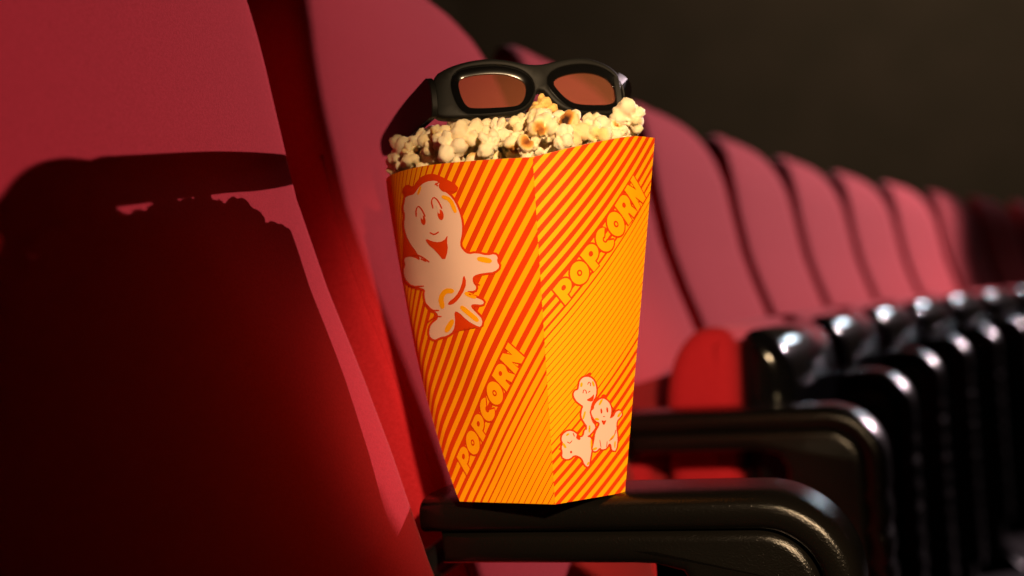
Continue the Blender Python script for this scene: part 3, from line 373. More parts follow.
(0,'r',5,[(0.6597,0.2469),(0.661,0.2435),(0.6596,0.2409),(0.6558,0.2395),(0.6503,0.2397),(0.6443,0.2413),(0.6389,0.2441),(0.6352,0.2475),(0.6339,0.2508),(0.6354,0.2534),(0.6391,0.2548),(0.6446,0.2547),(0.6506,0.2531),(0.656,0.2503)]),
(0,'r',5,[(0.5971,0.2311),(0.5991,0.2303),(0.6051,0.2295),(0.6151,0.2285),(0.6215,0.2281),(0.6244,0.2283),(0.6249,0.2288),(0.6229,0.2296),(0.6169,0.2305),(0.6069,0.2315),(0.6004,0.2319),(0.5976,0.2316)]),
(0,'r',5,[(0.5842,0.2212),(0.6044,0.2186),(0.623,0.2178),(0.64,0.2186),(0.6405,0.2148),(0.6245,0.2064),(0.6057,0.2072),(0.5847,0.2174)]),
(0,'r',5,[(0.7826,0.1855),(0.7787,0.1852),(0.772,0.1804),(0.7626,0.1712),(0.7432,0.1646),(0.7141,0.1605),(0.6995,0.158),(0.6994,0.157),(0.7017,0.1564),(0.7063,0.1561),(0.7239,0.1582),(0.7545,0.1626),(0.7749,0.1695),(0.7849,0.1791),(0.7886,0.1843),(0.786,0.1852)]),
(0,'r',5,[(0.5726,0.1658),(0.5707,0.1652),(0.5749,0.1596),(0.5853,0.1488),(0.5921,0.1431),(0.5952,0.1425),(0.5977,0.1425),(0.5997,0.143),(0.5953,0.1487),(0.5848,0.1595),(0.5781,0.1652),(0.5751,0.1658)]),
(0,'r',5,[(0.6721,0.1572),(0.6695,0.1568),(0.6682,0.1525),(0.6682,0.1444),(0.6696,0.14),(0.6722,0.1393),(0.6749,0.1392),(0.6775,0.1396),(0.6788,0.1438),(0.6787,0.152),(0.6773,0.1564),(0.6747,0.1571)]),
(0,'y',3,[(0.3331,0.3415),(0.3264,0.3405),(0.3222,0.338),(0.3204,0.334),(0.3221,0.3309),(0.3275,0.3288),(0.3335,0.3282),(0.3403,0.3292),(0.3446,0.3317),(0.3463,0.3357),(0.3444,0.3388),(0.3391,0.3409)]),
(0,'y',3,[(0.4496,0.338),(0.4459,0.3363),(0.4477,0.3326),(0.4551,0.3268),(0.4626,0.3232),(0.4702,0.3218),(0.4759,0.3219),(0.4796,0.3235),(0.4777,0.3273),(0.4702,0.3331),(0.4627,0.3367),(0.4552,0.3381)]),
(0,'y',3,[(0.3797,0.2567),(0.373,0.2561),(0.3647,0.2513),(0.3546,0.2422),(0.3515,0.2368),(0.3555,0.2349),(0.3608,0.2342),(0.3676,0.2348),(0.376,0.2396),(0.386,0.2487),(0.389,0.2541),(0.385,0.256)]),
(0,'y',3,[(0.4375,0.2135),(0.4322,0.2127),(0.429,0.2079),(0.4281,0.1992),(0.4301,0.194),(0.4353,0.1925),(0.4406,0.1921),(0.446,0.193),(0.4492,0.1978),(0.45,0.2065),(0.4479,0.2117),(0.4427,0.2132)]),
(0,'y',3,[(0.1246,0.1769),(0.1225,0.1747),(0.1277,0.1707),(0.1402,0.165),(0.1512,0.1618),(0.1603,0.1609),(0.166,0.1615),(0.168,0.1637),(0.1626,0.1677),(0.1499,0.1733),(0.1391,0.1766),(0.1301,0.1775)]),
(0,'y',3,[(0.168,0.1971),(0.1754,0.1963),(0.1845,0.1964),(0.1954,0.1975),(0.2018,0.199),(0.2037,0.2008),(0.201,0.2021),(0.1936,0.203),(0.1846,0.2028),(0.1738,0.2017),(0.1674,0.2003),(0.1654,0.1985)]),
(0,'y',3,[(0.4626,0.1718),(0.4577,0.1708),(0.4576,0.1636),(0.4625,0.1502),(0.4679,0.1428),(0.474,0.1413),(0.4795,0.1411),(0.4846,0.1422),(0.4845,0.1494),(0.4794,0.1628),(0.4739,0.1702),(0.468,0.1716)]),
(0,'y',3,[(0.4341,0.0988),(0.4422,0.0992),(0.4485,0.1007),(0.453,0.1033),(0.4534,0.1055),(0.4495,0.1075),(0.4436,0.1082),(0.4356,0.1078),(0.4293,0.1063),(0.4247,0.1037),(0.4243,0.1015),(0.4281,0.0995)]),
(0,'y',5,[(0.5432,0.265),(0.5518,0.2652),(0.5635,0.2684),(0.5783,0.2747),(0.5842,0.2789),(0.581,0.2811),(0.5751,0.2821),(0.5664,0.2819),(0.5548,0.2787),(0.5401,0.2724),(0.5343,0.2682),(0.5373,0.266)]),
(0,'y',5,[(0.4954,0.2287),(0.5012,0.2265),(0.5125,0.2246),(0.5294,0.223),(0.542,0.2226),(0.5503,0.2234),(0.5514,0.225),(0.5454,0.2272),(0.5339,0.2291),(0.5171,0.2307),(0.5046,0.2311),(0.4965,0.2303)]),
(0,'y',5,[(0.798,0.22),(0.8099,0.2201),(0.8231,0.2223),(0.8374,0.2267),(0.8429,0.2301),(0.8395,0.2327),(0.8318,0.2339),(0.8198,0.2338),(0.8067,0.2316),(0.7925,0.2273),(0.787,0.2238),(0.7904,0.2213)]),
(0,'y',5,[(0.7103,0.1585),(0.7187,0.1582),(0.7362,0.1608),(0.7632,0.1663),(0.7762,0.1699),(0.7752,0.1716),(0.7704,0.1726),(0.7619,0.1729),(0.7443,0.1703),(0.7175,0.1648),(0.7047,0.1612),(0.7056,0.1595)]),
(0,'y',5,[(0.7822,0.1537),(0.7768,0.1529),(0.7743,0.1485),(0.7747,0.1403),(0.7777,0.1356),(0.7832,0.1342),(0.7887,0.134),(0.7941,0.1348),(0.7966,0.1393),(0.7961,0.1474),(0.7932,0.1521),(0.7876,0.1535)]),
(0,'y',5,[(0.4924,0.1407),(0.5024,0.1394),(0.516,0.1392),(0.5333,0.14),(0.5436,0.1415),(0.5471,0.1435),(0.5437,0.1451),(0.5336,0.1464),(0.52,0.1466),(0.5029,0.1458),(0.4926,0.1443),(0.4891,0.1423)]),
(0,'r',1,[(0.1746,0.5665),(0.2417,0.5835),(0.2119,0.6012),(0.2191,0.5988),(0.2324,0.6042),(0.2423,0.611),(0.2473,0.6185),(0.247,0.6263),(0.2414,0.6339),(0.2311,0.6406),(0.2168,0.646),(0.1999,0.6496),(0.1816,0.6512),(0.1633,0.6508),(0.146,0.6483),(0.1308,0.6441),(0.0753,0.6207)]),
(0,'y',2,[(0.1816,0.5706),(0.2294,0.5848),(0.2006,0.5994),(0.2107,0.6026),(0.2225,0.6073),(0.2309,0.6131),(0.2351,0.6194),(0.2349,0.6259),(0.2305,0.6321),(0.2221,0.6376),(0.2106,0.642),(0.1968,0.6449),(0.1816,0.6462),(0.1661,0.6458),(0.1513,0.6438),(0.138,0.6401),(0.0862,0.622)]),
(0,'r',3,[(0.1861,0.6254),(0.1798,0.6274),(0.1719,0.6281),(0.164,0.6272),(0.1576,0.625),(0.1539,0.622),(0.1536,0.6186),(0.1569,0.6157),(0.1631,0.6137),(0.171,0.613),(0.1791,0.6139),(0.1857,0.616),(0.1894,0.6191),(0.1895,0.6224)]),
(0,'r',1,[(0.3642,0.6736),(0.3431,0.6812),(0.3193,0.6866),(0.2945,0.6894),(0.2705,0.6894),(0.249,0.6864),(0.2314,0.6808),(0.2187,0.673),(0.2118,0.6636),(0.211,0.6534),(0.2165,0.6432),(0.2279,0.6337),(0.2447,0.6255),(0.2661,0.6192),(0.2905,0.6152),(0.3164,0.6139),(0.3415,0.6153),(0.3639,0.6194),(0.3812,0.6259),(0.3921,0.6344),(0.3955,0.6442),(0.3914,0.6546),(0.3804,0.6647)]),
(0,'y',2,[(0.3556,0.6705),(0.3372,0.6772),(0.3164,0.6819),(0.2949,0.6844),(0.2741,0.6843),(0.2555,0.6818),(0.2403,0.677),(0.2294,0.6703),(0.2234,0.6623),(0.2228,0.6535),(0.2277,0.6446),(0.2378,0.6362),(0.2527,0.629),(0.2715,0.6235),(0.2928,0.62),(0.3151,0.6188),(0.3366,0.6201),(0.3556,0.6236),(0.3703,0.6292),(0.3795,0.6365),(0.3825,0.645),(0.379,0.654),(0.3695,0.6628)]),
(0,'r',3,[(0.3159,0.6568),(0.3073,0.6596),(0.2975,0.6607),(0.2883,0.6601),(0.2816,0.6577),(0.2786,0.6542),(0.2798,0.6501),(0.2852,0.6463),(0.2936,0.6436),(0.3035,0.6424),(0.3129,0.6431),(0.3199,0.6454),(0.323,0.6489),(0.3215,0.653)]),
(0,'y',4,[(0.3077,0.654),(0.3035,0.6554),(0.2987,0.656),(0.2943,0.6558),(0.2912,0.6547),(0.2899,0.653),(0.2907,0.651),(0.2935,0.6491),(0.2977,0.6477),(0.3025,0.6471),(0.3069,0.6473),(0.3101,0.6484),(0.3114,0.6501),(0.3105,0.6521)]),
(0,'r',1,[(0.4194,0.6414),(0.4819,0.6583),(0.443,0.677),(0.4516,0.6745),(0.4632,0.6799),(0.4707,0.6868),(0.4728,0.6946),(0.4694,0.7027),(0.4605,0.7106),(0.447,0.7177),(0.4299,0.7235),(0.4107,0.7275),(0.3909,0.7294),(0.3719,0.7291),(0.3546,0.7268),(0.3402,0.7227),(0.2911,0.6991)]),
(0,'y',2,[(0.4248,0.6456),(0.4685,0.6598),(0.4319,0.6753),(0.4412,0.6785),(0.4516,0.6833),(0.4579,0.6892),(0.4597,0.6957),(0.4569,0.7024),(0.4497,0.7089),(0.4388,0.7147),(0.425,0.7194),(0.4093,0.7226),(0.3928,0.7242),(0.3767,0.724),(0.3619,0.722),(0.3494,0.7184),(0.3021,0.7003)]),
(0,'r',3,[(0.4059,0.7025),(0.3984,0.7047),(0.3899,0.7055),(0.3819,0.7047),(0.376,0.7025),(0.3734,0.6994),(0.3745,0.6959),(0.3792,0.6928),(0.3865,0.6906),(0.3951,0.6899),(0.4032,0.6906),(0.4093,0.6928),(0.4119,0.6959),(0.4107,0.6994)]),
(0,'r',1,[(0.5169,0.7621),(0.4785,0.768),(0.456,0.7663),(0.4379,0.7618),(0.4252,0.7549),(0.4187,0.7461),(0.4187,0.7361),(0.4252,0.7257),(0.4378,0.7155),(0.4558,0.7062),(0.4783,0.6985),(0.5038,0.6928),(0.5308,0.6896),(0.5573,0.689),(0.5811,0.6913),(0.6003,0.6961),(0.6131,0.7033),(0.6184,0.7123),(0.6038,0.7277),(0.5415,0.7291),(0.5293,0.7282),(0.5237,0.7242),(0.5173,0.7241),(0.5096,0.726),(0.505,0.7291),(0.5056,0.7315),(0.5161,0.7335),(0.5187,0.7382)]),
(0,'y',2,[(0.5049,0.7616),(0.4829,0.7627),(0.4635,0.7612),(0.4478,0.7574),(0.4369,0.7515),(0.4313,0.744),(0.4313,0.7354),(0.437,0.7263),(0.4482,0.7174),(0.4641,0.7092),(0.4839,0.7025),(0.5063,0.6975),(0.5297,0.6947),(0.5524,0.6942),(0.5728,0.6961),(0.589,0.7003),(0.5999,0.7065),(0.6044,0.7142),(0.6022,0.723),(0.5452,0.7238),(0.5398,0.7239),(0.5326,0.7194),(0.5173,0.7191),(0.5014,0.723),(0.4922,0.7293),(0.4938,0.7352),(0.5054,0.7378),(0.5054,0.7399)]),
(0,'r',1,[(0.6689,0.7873),(0.6424,0.7957),(0.6142,0.8019),(0.5863,0.8053),(0.5607,0.8057),(0.5392,0.803),(0.5232,0.7974),(0.5137,0.7894),(0.5113,0.7797),(0.5161,0.769),(0.5277,0.7581),(0.5454,0.7478),(0.5682,0.7389),(0.5947,0.7318),(0.6232,0.7272),(0.6515,0.7253),(0.6775,0.7264),(0.6987,0.7303),(0.7134,0.7369),(0.72,0.7457),(0.7181,0.7559),(0.708,0.7669),(0.6908,0.7777)]),
(0,'y',2,[(0.6613,0.7843),(0.6382,0.7916),(0.6136,0.797),(0.5894,0.7999),(0.5672,0.8003),(0.5486,0.798),(0.5348,0.7932),(0.5266,0.7864),(0.5245,0.7781),(0.5287,0.7688),(0.5389,0.7593),(0.5546,0.7503),(0.5747,0.7424),(0.598,0.7362),(0.6228,0.7322),(0.6472,0.7306),(0.6694,0.7315),(0.6875,0.7349),(0.6998,0.7406),(0.7055,0.7481),(0.7039,0.7569),(0.6952,0.7665),(0.6803,0.7759)]),
(0,'r',3,[(0.6265,0.7706),(0.6158,0.7736),(0.6047,0.775),(0.5952,0.7745),(0.5893,0.7722),(0.5881,0.7685),(0.5917,0.7641),(0.5995,0.7601),(0.61,0.757),(0.6213,0.7556),(0.6309,0.7561),(0.637,0.7585),(0.6383,0.7621),(0.6345,0.7665)]),
(0,'y',4,[(0.6193,0.7677),(0.614,0.7693),(0.6085,0.77),(0.604,0.7699),(0.6013,0.7688),(0.6008,0.767),(0.6028,0.7649),(0.6068,0.7629),(0.612,0.7614),(0.6175,0.7606),(0.6221,0.7608),(0.6249,0.7618),(0.6253,0.7636),(0.6233,0.7657)]),
(0,'r',1,[(0.7447,0.7526),(0.7995,0.7688),(0.7452,0.7901),(0.7426,0.7867),(0.8107,0.772),(0.859,0.7933),(0.7681,0.8123),(0.7637,0.8159),(0.7558,0.823),(0.7402,0.8313),(0.7203,0.8385),(0.6979,0.8437),(0.6754,0.8467),(0.6544,0.8471),(0.6363,0.8451),(0.6225,0.8409),(0.5776,0.8157)]),
(0,'y',2,[(0.7484,0.7569),(0.7847,0.7703),(0.7345,0.7884),(0.7427,0.7916),(0.8037,0.7774),(0.8455,0.7932),(0.7649,0.808),(0.7514,0.8152),(0.7436,0.8224),(0.7312,0.829),(0.7155,0.8347),(0.6976,0.8389),(0.6792,0.8412),(0.6617,0.8416),(0.6463,0.8399),(0.6343,0.8363),(0.589,0.8165)]),
(0,'r',3,[(0.6925,0.8184),(0.6843,0.8206),(0.6757,0.8214),(0.6683,0.8208),(0.6636,0.8188),(0.6625,0.8158),(0.6651,0.8125),(0.671,0.8094),(0.6791,0.8073),(0.6878,0.8064),(0.6953,0.807),(0.7001,0.809),(0.7013,0.812),(0.6986,0.8153)]),
(0,'r',1,[(0.8442,0.7897),(0.8945,0.8063),(0.8136,0.8298),(0.9152,0.8121),(0.9522,0.8317),(0.7616,0.8976),(0.7181,0.8802),(0.7963,0.8566),(0.6998,0.874),(0.6665,0.8537)]),
(0,'y',2,[(0.8475,0.794),(0.8804,0.8066),(0.8004,0.8344),(0.9088,0.8176),(0.9408,0.8303),(0.7594,0.8932),(0.731,0.88),(0.8096,0.8519),(0.7059,0.8685),(0.6768,0.8553)]),
(3,'r',1,[(0.1868,0.0761),(0.2596,0.0999),(0.2499,0.1182),(0.254,0.1161),(0.2696,0.123),(0.2833,0.1313),(0.2935,0.1401),(0.2995,0.1489),(0.301,0.1571),(0.298,0.164),(0.2907,0.1691),(0.2799,0.1721),(0.2665,0.1728),(0.2513,0.1712),(0.2351,0.1676),(0.2192,0.1621),(0.1522,0.1331)]),
(3,'y',2,[(0.1968,0.0812),(0.2504,0.1006),(0.2389,0.1155),(0.2502,0.1198),(0.264,0.1259),(0.2757,0.133),(0.2843,0.1404),(0.2894,0.1477),(0.2908,0.1544),(0.2884,0.16),(0.2825,0.1642),(0.2737,0.1666),(0.2625,0.1672),(0.2495,0.1659),(0.2357,0.1628),(0.2218,0.158),(0.1627,0.135)]),
(3,'r',3,[(0.2491,0.1442),(0.2456,0.1461),(0.2396,0.1463),(0.2324,0.1449),(0.2252,0.1421),(0.2195,0.1385),(0.2164,0.1347),(0.2166,0.1315),(0.22,0.1296),(0.2261,0.1293),(0.2335,0.1307),(0.2408,0.1335),(0.2465,0.1372),(0.2494,0.141)]),
(3,'r',1,[(0.4255,0.2096),(0.4147,0.2164),(0.4003,0.2206),(0.3834,0.222),(0.365,0.2203),(0.3463,0.2156),(0.3285,0.2084),(0.3128,0.199),(0.3003,0.1883),(0.2919,0.177),(0.2883,0.166),(0.2899,0.156),(0.2971,0.1479),(0.3093,0.1422),(0.3259,0.1393),(0.3456,0.1396),(0.3668,0.143),(0.3874,0.1493),(0.4058,0.1579),(0.4201,0.1683),(0.4295,0.1795),(0.4334,0.1907),(0.4318,0.2011)]),
(3,'y',2,[(0.417,0.2056),(0.4075,0.2116),(0.395,0.2153),(0.3802,0.2165),(0.3642,0.215),(0.3481,0.211),(0.3328,0.2048),(0.3193,0.1968),(0.3085,0.1875),(0.3013,0.1777),(0.2983,0.1681),(0.3,0.1595),(0.3063,0.1523),(0.3171,0.1474),(0.3315,0.1449),(0.3484,0.1451),(0.3665,0.148),(0.384,0.1534),(0.3996,0.1608),(0.4119,0.1697),(0.4201,0.1794),(0.4236,0.1891),(0.4223,0.1982)]),
(3,'r',3,[(0.377,0.1876),(0.3723,0.1901),(0.3655,0.1907),(0.3579,0.1893),(0.351,0.1863),(0.346,0.1821),(0.344,0.1777),(0.3454,0.1738),(0.35,0.1714),(0.3569,0.1708),(0.3648,0.1721),(0.3719,0.1752),(0.3769,0.1794),(0.3787,0.1838)]),
(3,'y',4,[(0.3686,0.1839),(0.3663,0.1852),(0.3631,0.1855),(0.3595,0.185),(0.3563,0.1836),(0.354,0.1816),(0.3532,0.1794),(0.354,0.1775),(0.3563,0.1763),(0.3596,0.1759),(0.3632,0.1765),(0.3665,0.1779),(0.3687,0.1799),(0.3695,0.182)]),
(3,'r',1,[(0.4458,0.1782),(0.5035,0.2021),(0.4865,0.2196),(0.4913,0.2175),(0.5031,0.2245),(0.5127,0.2326),(0.5189,0.2413),(0.5212,0.2498),(0.5195,0.2577),(0.5141,0.2642),(0.5052,0.269),(0.4938,0.2717),(0.4807,0.2722),(0.4668,0.2705),(0.4527,0.2667),(0.4396,0.2611),(0.3874,0.2323)]),
(3,'y',2,[(0.4527,0.1833),(0.4945,0.2027),(0.4772,0.2168),(0.4861,0.221),(0.4967,0.2272),(0.5049,0.2341),(0.5101,0.2414),(0.5121,0.2485),(0.5108,0.2549),(0.5064,0.2603),(0.4993,0.2642),(0.4899,0.2664),(0.479,0.2668),(0.4671,0.2653),(0.4551,0.2621),(0.4437,0.2573),(0.3966,0.2343)]),
(3,'r',3,[(0.4751,0.2444),(0.471,0.2462),(0.4652,0.2464),(0.4589,0.2449),(0.4532,0.2421),(0.4493,0.2385),(0.4479,0.2348),(0.4493,0.2318),(0.4534,0.23),(0.4593,0.2298),(0.4658,0.2313),(0.4715,0.2341),(0.4755,0.2377),(0.4767,0.2414)]),
(3,'r',1,[(0.5877,0.3177),(0.5645,0.3205),(0.5481,0.3168),(0.533,0.3105),(0.5202,0.3022),(0.5105,0.2923),(0.5047,0.2816),(0.5032,0.271),(0.5061,0.261),(0.5136,0.2525),(0.5251,0.246),(0.5401,0.242),(0.5575,0.2408),(0.5759,0.2426),(0.5938,0.2472),(0.6098,0.2543),(0.6224,0.2633),(0.6307,0.2736),(0.6287,0.289),(0.5869,0.2846),(0.578,0.2826),(0.5718,0.2778),(0.5674,0.2771),(0.563,0.2785),(0.5615,0.2814),(0.5633,0.2841),(0.5718,0.2872),(0.5761,0.2924)]),
(3,'y',2,[(0.5792,0.3161),(0.5647,0.3153),(0.5505,0.3121),(0.5375,0.3067),(0.5265,0.2995),(0.5182,0.2911),(0.5132,0.2819),(0.512,0.2726),(0.5147,0.2639),(0.5213,0.2565),(0.5315,0.2508),(0.5446,0.2473),(0.5596,0.2463),(0.5753,0.2478),(0.5906,0.2517),(0.6042,0.2578),(0.6149,0.2655),(0.6221,0.2744),(0.6252,0.2837),(0.5866,0.2793),(0.5829,0.2789),(0.5754,0.2734),(0.5646,0.2717),(0.5556,0.2745),(0.5527,0.2805),(0.5571,0.287),(0.5666,0.2908),(0.5678,0.293)]),
(3,'r',1,[(0.7006,0.359),(0.6875,0.3652),(0.6722,0.3688),(0.6558,0.3696),(0.6392,0.3676),(0.6237,0.3627),(0.6103,0.3554),(0.5998,0.3462),(0.5932,0.3357),(0.5908,0.3249),(0.5929,0.3144),(0.5995,0.3051),(0.6104,0.2976),(0.6247,0.2925),(0.6415,0.2902),(0.6596,0.2909),(0.6773,0.2946),(0.6932,0.3011),(0.7059,0.3097),(0.7142,0.3198),(0.7177,0.3306),(0.7162,0.3413),(0.7102,0.3511)]),
(3,'y',2,[(0.6943,0.355),(0.6829,0.3605),(0.6695,0.3636),(0.6552,0.3644),(0.6408,0.3626),(0.6274,0.3584),(0.6159,0.3521),(0.6069,0.3442),(0.6012,0.3352),(0.5992,0.3258),(0.6012,0.3167),(0.6071,0.3086),(0.6166,0.302),(0.6292,0.2976),(0.6438,0.2956),(0.6593,0.2962),(0.6745,0.2994),(0.688,0.3049),(0.6988,0.3122),(0.706,0.3209),(0.709,0.3303),(0.7078,0.3396),(0.7026,0.3481)]),
(3,'r',3,[(0.6652,0.337),(0.6597,0.3392),(0.653,0.3396),(0.6466,0.3382),(0.6415,0.3351),(0.6388,0.3311),(0.6391,0.3268),(0.6422,0.3232),(0.6477,0.321),(0.6545,0.3206),(0.6611,0.3221),(0.6662,0.3252),(0.6689,0.3292),(0.6685,0.3335)]),
(3,'y',4,[(0.6591,0.3333),(0.6564,0.3344),(0.6532,0.3347),(0.6501,0.3341),(0.6477,0.3327),(0.6466,0.3308),(0.6468,0.3287),(0.6485,0.327),(0.6512,0.3258),(0.6544,0.3255),(0.6575,0.3262),(0.6599,0.3276),(0.661,0.3295),(0.6608,0.3316)]),
(3,'r',1,[(0.7332,0.3299),(0.7747,0.3531),(0.75,0.3699),(0.7469,0.366),(0.7829,0.3577),(0.821,0.3859),(0.7736,0.3959),(0.7725,0.3992),(0.7706,0.4058),(0.7646,0.4128),(0.7554,0.4181),(0.744,0.4211),(0.7313,0.4217),(0.7185,0.4199),(0.7063,0.416),(0.6957,0.4102),(0.6551,0.3796)]),
(3,'y',2,[(0.7375,0.3348),(0.7661,0.3531),(0.7426,0.367),(0.7491,0.3712),(0.7809,0.3627),(0.8128,0.3842),(0.7699,0.391),(0.7646,0.3971),(0.7629,0.4038),(0.7581,0.4094),(0.7509,0.4136),(0.7417,0.416),(0.7313,0.4165),(0.7206,0.415),(0.7102,0.4117),(0.701,0.4067),(0.6629,0.3816)]),
(3,'r',3,[(0.7295,0.3941),(0.7254,0.3955),(0.7204,0.3955),(0.7155,0.3941),(0.7116,0.3915),(0.7095,0.3883),(0.7097,0.3851),(0.7121,0.3825),(0.7162,0.3811),(0.7213,0.3811),(0.7262,0.3825),(0.7302,0.3851),(0.7322,0.3883),(0.732,0.3915)]),
(3,'r',1,[(0.8106,0.3804),(0.8471,0.4038),(0.8083,0.4194),(0.8614,0.4124),(0.8898,0.4376),(0.8045,0.4835),(0.7717,0.4608),(0.8087,0.4454),(0.758,0.4525),(0.7289,0.428)]),
(3,'y',2,[(0.8143,0.3853),(0.8389,0.4025),(0.8023,0.4227),(0.8597,0.4175),(0.8828,0.4347),(0.8015,0.4788),(0.7793,0.4621),(0.8147,0.442),(0.7594,0.4475),(0.736,0.4307)])]

# ------------------------------------------------------------ striped popcorn carton
BOT = [(.2113,-.1094,.6385),(.2455,-.0685,.6385),(.168,-.014,.6385),(.1436,-.0925,.6385)]
TOPC = [
 [(.222,-.144,.845),(.243,-.131,.8500),(.2595,-.113,.8545),(.2715,-.091,.858),(.2795,-.066,.859)],
 [(.2795,-.066,.859),(.270,-.040,.859),(.254,-.014,.858),(.230,.008,.857),(.200,.020,.855)],
 [(.200,.020,.855),(.155,.021,.852),(.120,.008,.850),(.099,-.018,.849),(.0945,-.047,.849)],
 [(.0945,-.047,.849),(.099,-.073,.849),(.117,-.103,.849),(.148,-.128,.8488),(.187,-.140,.847),(.222,-.144,.845)]]
_crv = []
for pts in TOPC:
    P = np.array(pts); n = len(P); d = np.r_[0, np.cumsum(np.linalg.norm(np.diff(P, axis=0), axis=1))]; d /= d[-1]
    mm = np.array([(P[min(i+1, n-1)]-P[max(i-1, 0)])/(d[min(i+1, n-1)]-d[max(i-1, 0)]) for i in range(n)])
    _crv.append((P, d, mm))
def crv(k, t):
    P, d, mm = _crv[k]; n = len(P)
    i = min(max(int(np.searchsorted(d, t)-1), 0), n-2); L = d[i+1]-d[i]; s = (t-d[i])/L
    return (2*s**3-3*s*s+1)*P[i]+(s**3-2*s*s+s)*L*mm[i]+(-2*s**3+3*s*s)*P[i+1]+(s**3-s*s)*L*mm[i+1]
def surf(k, t, h):
    B = np.array(BOT[k])*(1-t)+np.array(BOT[(k+1) % 4])*t
    P = B*(1-h)+crv(k, t)*h
    g = math.exp(-(t/.30)**2) if k == 3 else (math.exp(-((1-t)/.5)**2) if k == 2 else 0.)
    b_ = max(0, math.sin(math.pi*h))**.8*g*.0095 if 0 < h < 1 else 0
    return P+np.array((-.9*b_, -.3*b_, 0))
def snorm(k, t, h):
    e = .004
    a = surf(k, min(t+e, 1), h)-surf(k, max(t-e, 0), h); c = surf(k, t, min(h+e, 1))-surf(k, t, max(h-e, 0))
    n = np.cross(a, c); n /= np.linalg.norm(n)
    cen = np.array((.19, -.075, P3z(h)))
    return n if n @ (surf(k, t, h)-cen) > 0 else -n
def P3z(h): return .64+.21*h
PW = {0: (.0533, .1045), 1: (.07, .10), 2: (.06, .15), 3: (.0699, .173)}
AL = {0: 40.5, 1: 47.5, 2: 40.5, 3: 47.5}
PK = {0: ([-.30,-.190,-.122,-.094,-.052,-.036,.05], [6.9,6.8,6.3,3.5,3.45,5.6,6.3], -.1735, .00315),
      3: ([-.30,-.150,-.128,-.115,-.100,-.040,-.024,-.013,-.004,.05], [3.6,3.6,3.9,4.9,6.0,6.5,4.9,4.1,3.15,3.1], -.10756, .00300)}
PK[1] = PK[3]; PK[2] = PK[0]
ST = {}
for k in range(4):
    xs, ps, anchor, yel = PK[k]; S = np.linspace(-.30, .08, 4000); Pp = np.interp(S, xs, np.array(ps)/1000)
    ph = np.cumsum(1/Pp)*(S[1]-S[0]); ph -= np.interp(anchor, S, ph)
    ST[k] = (S, ph, 1-np.minimum(yel, Pp*.86)/Pp)
def stripe(k, t, h):
    w = PW[k][0]*(1-h)+PW[k][1]*h; a, b_ = (t-.5)*w, h*.205; al = math.radians(AL[k])
    s = a*math.sin(al)-b_*math.cos(al)
    return float(np.interp(s, ST[k][0], ST[k][1])), float(np.interp(s, ST[k][0], ST[k][2]))
M_card, nt, b = mat('striped_card', (1, .4, .0), .6, Specular_IOR_Level=.15)
ap = nt.nodes.new('ShaderNodeAttribute'); ap.attribute_name = 'phase'
ad = nt.nodes.new('ShaderNodeAttribute'); ad.attribute_name = 'duty'
def M2(nt, op, a, c=None, v=None):
    n_ = nt.nodes.new('ShaderNodeMath'); n_.operation = op; nt.links.new(a, n_.inputs[0])
    if c is not None: nt.links.new(c, n_.inputs[1])
    if v is not None: n_.inputs[1].default_value = v
    return n_.outputs[0]
x1 = M2(nt, 'ADD', ap.outputs['Fac'], v=1000.5); fr = M2(nt, 'FRACT', x1); ce = M2(nt, 'SUBTRACT', fr, v=.5)
ab = M2(nt, 'ABSOLUTE', ce); hd = M2(nt, 'MULTIPLY', ad.outputs['Fac'], v=.5); red_ = M2(nt, 'LESS_THAN', ab, hd)
YEL, RED, CREAM = (1.0, .40, .002), (.70, .048, .002), (.82, .55, .44)
mx = nt.nodes.new('ShaderNodeMix'); mx.data_type = 'RGBA'; nt.links.new(red_, mx.inputs['Factor'])
mx.inputs['A'].default_value = (*YEL, 1); mx.inputs['B'].default_value = (*RED, 1)
nt.links.new(mx.outputs['Result'], b.inputs['Base Color'])
M_py = mat('yellow_print', YEL, .6, Specular_IOR_Level=.15)[0]
M_pr = mat('red_print', RED, .6, Specular_IOR_Level=.15)[0]
M_pc = mat('cream_print', CREAM, .6, Specular_IOR_Level=.25)[0]
M_in = mat('plain_card_inside', (.62, .52, .40), .8)[0]

bm = bmesh.new(); la = bm.verts.layers.float.new('phase'); ld = bm.verts.layers.float.new('duty')
NT, NH = 36, 48
for k in range(4):
    g = []
    for j in range(NH+1):
        row = []
        for i in range(NT+1):
            t, h = i/NT, j/NH; v = bm.verts.new(surf(k, t, h)); v[la], v[ld] = stripe(k, t, h); row.append(v)
        g.append(row)
    for j in range(NH):
        for i in range(NT): f = bm.faces.new((g[j][i], g[j][i+1], g[j+1][i+1], g[j+1][i])); f.smooth = True
    # inner skin, .7 mm of card
    gi = [[bm.verts.new(surf(k, i/12, j/12)-snorm(k, i/12, j/12)*.0008) for i in range(13)] for j in range(13)]
    for j in range(12):
        for i in range(12): f = bm.faces.new((gi[j][i+1], gi[j][i], gi[j+1][i], gi[j+1][i+1])); f.material_index = 4; f.smooth = True
    for i in range(12):                                # top rim
        a = [bm.verts.new(surf(k, (i+q)/12, 1)) for q in (0, 1)]
        f = bm.faces.new((a[0], a[1], gi[12][i+1], gi[12][i])); f.material_index = 4
f = bm.faces.new([bm.verts.new((p[0], p[1], p[2]+.0002)) for p in BOT]); f.material_index = 4
MI = {'y': 1, 'r': 2, 'c': 3}
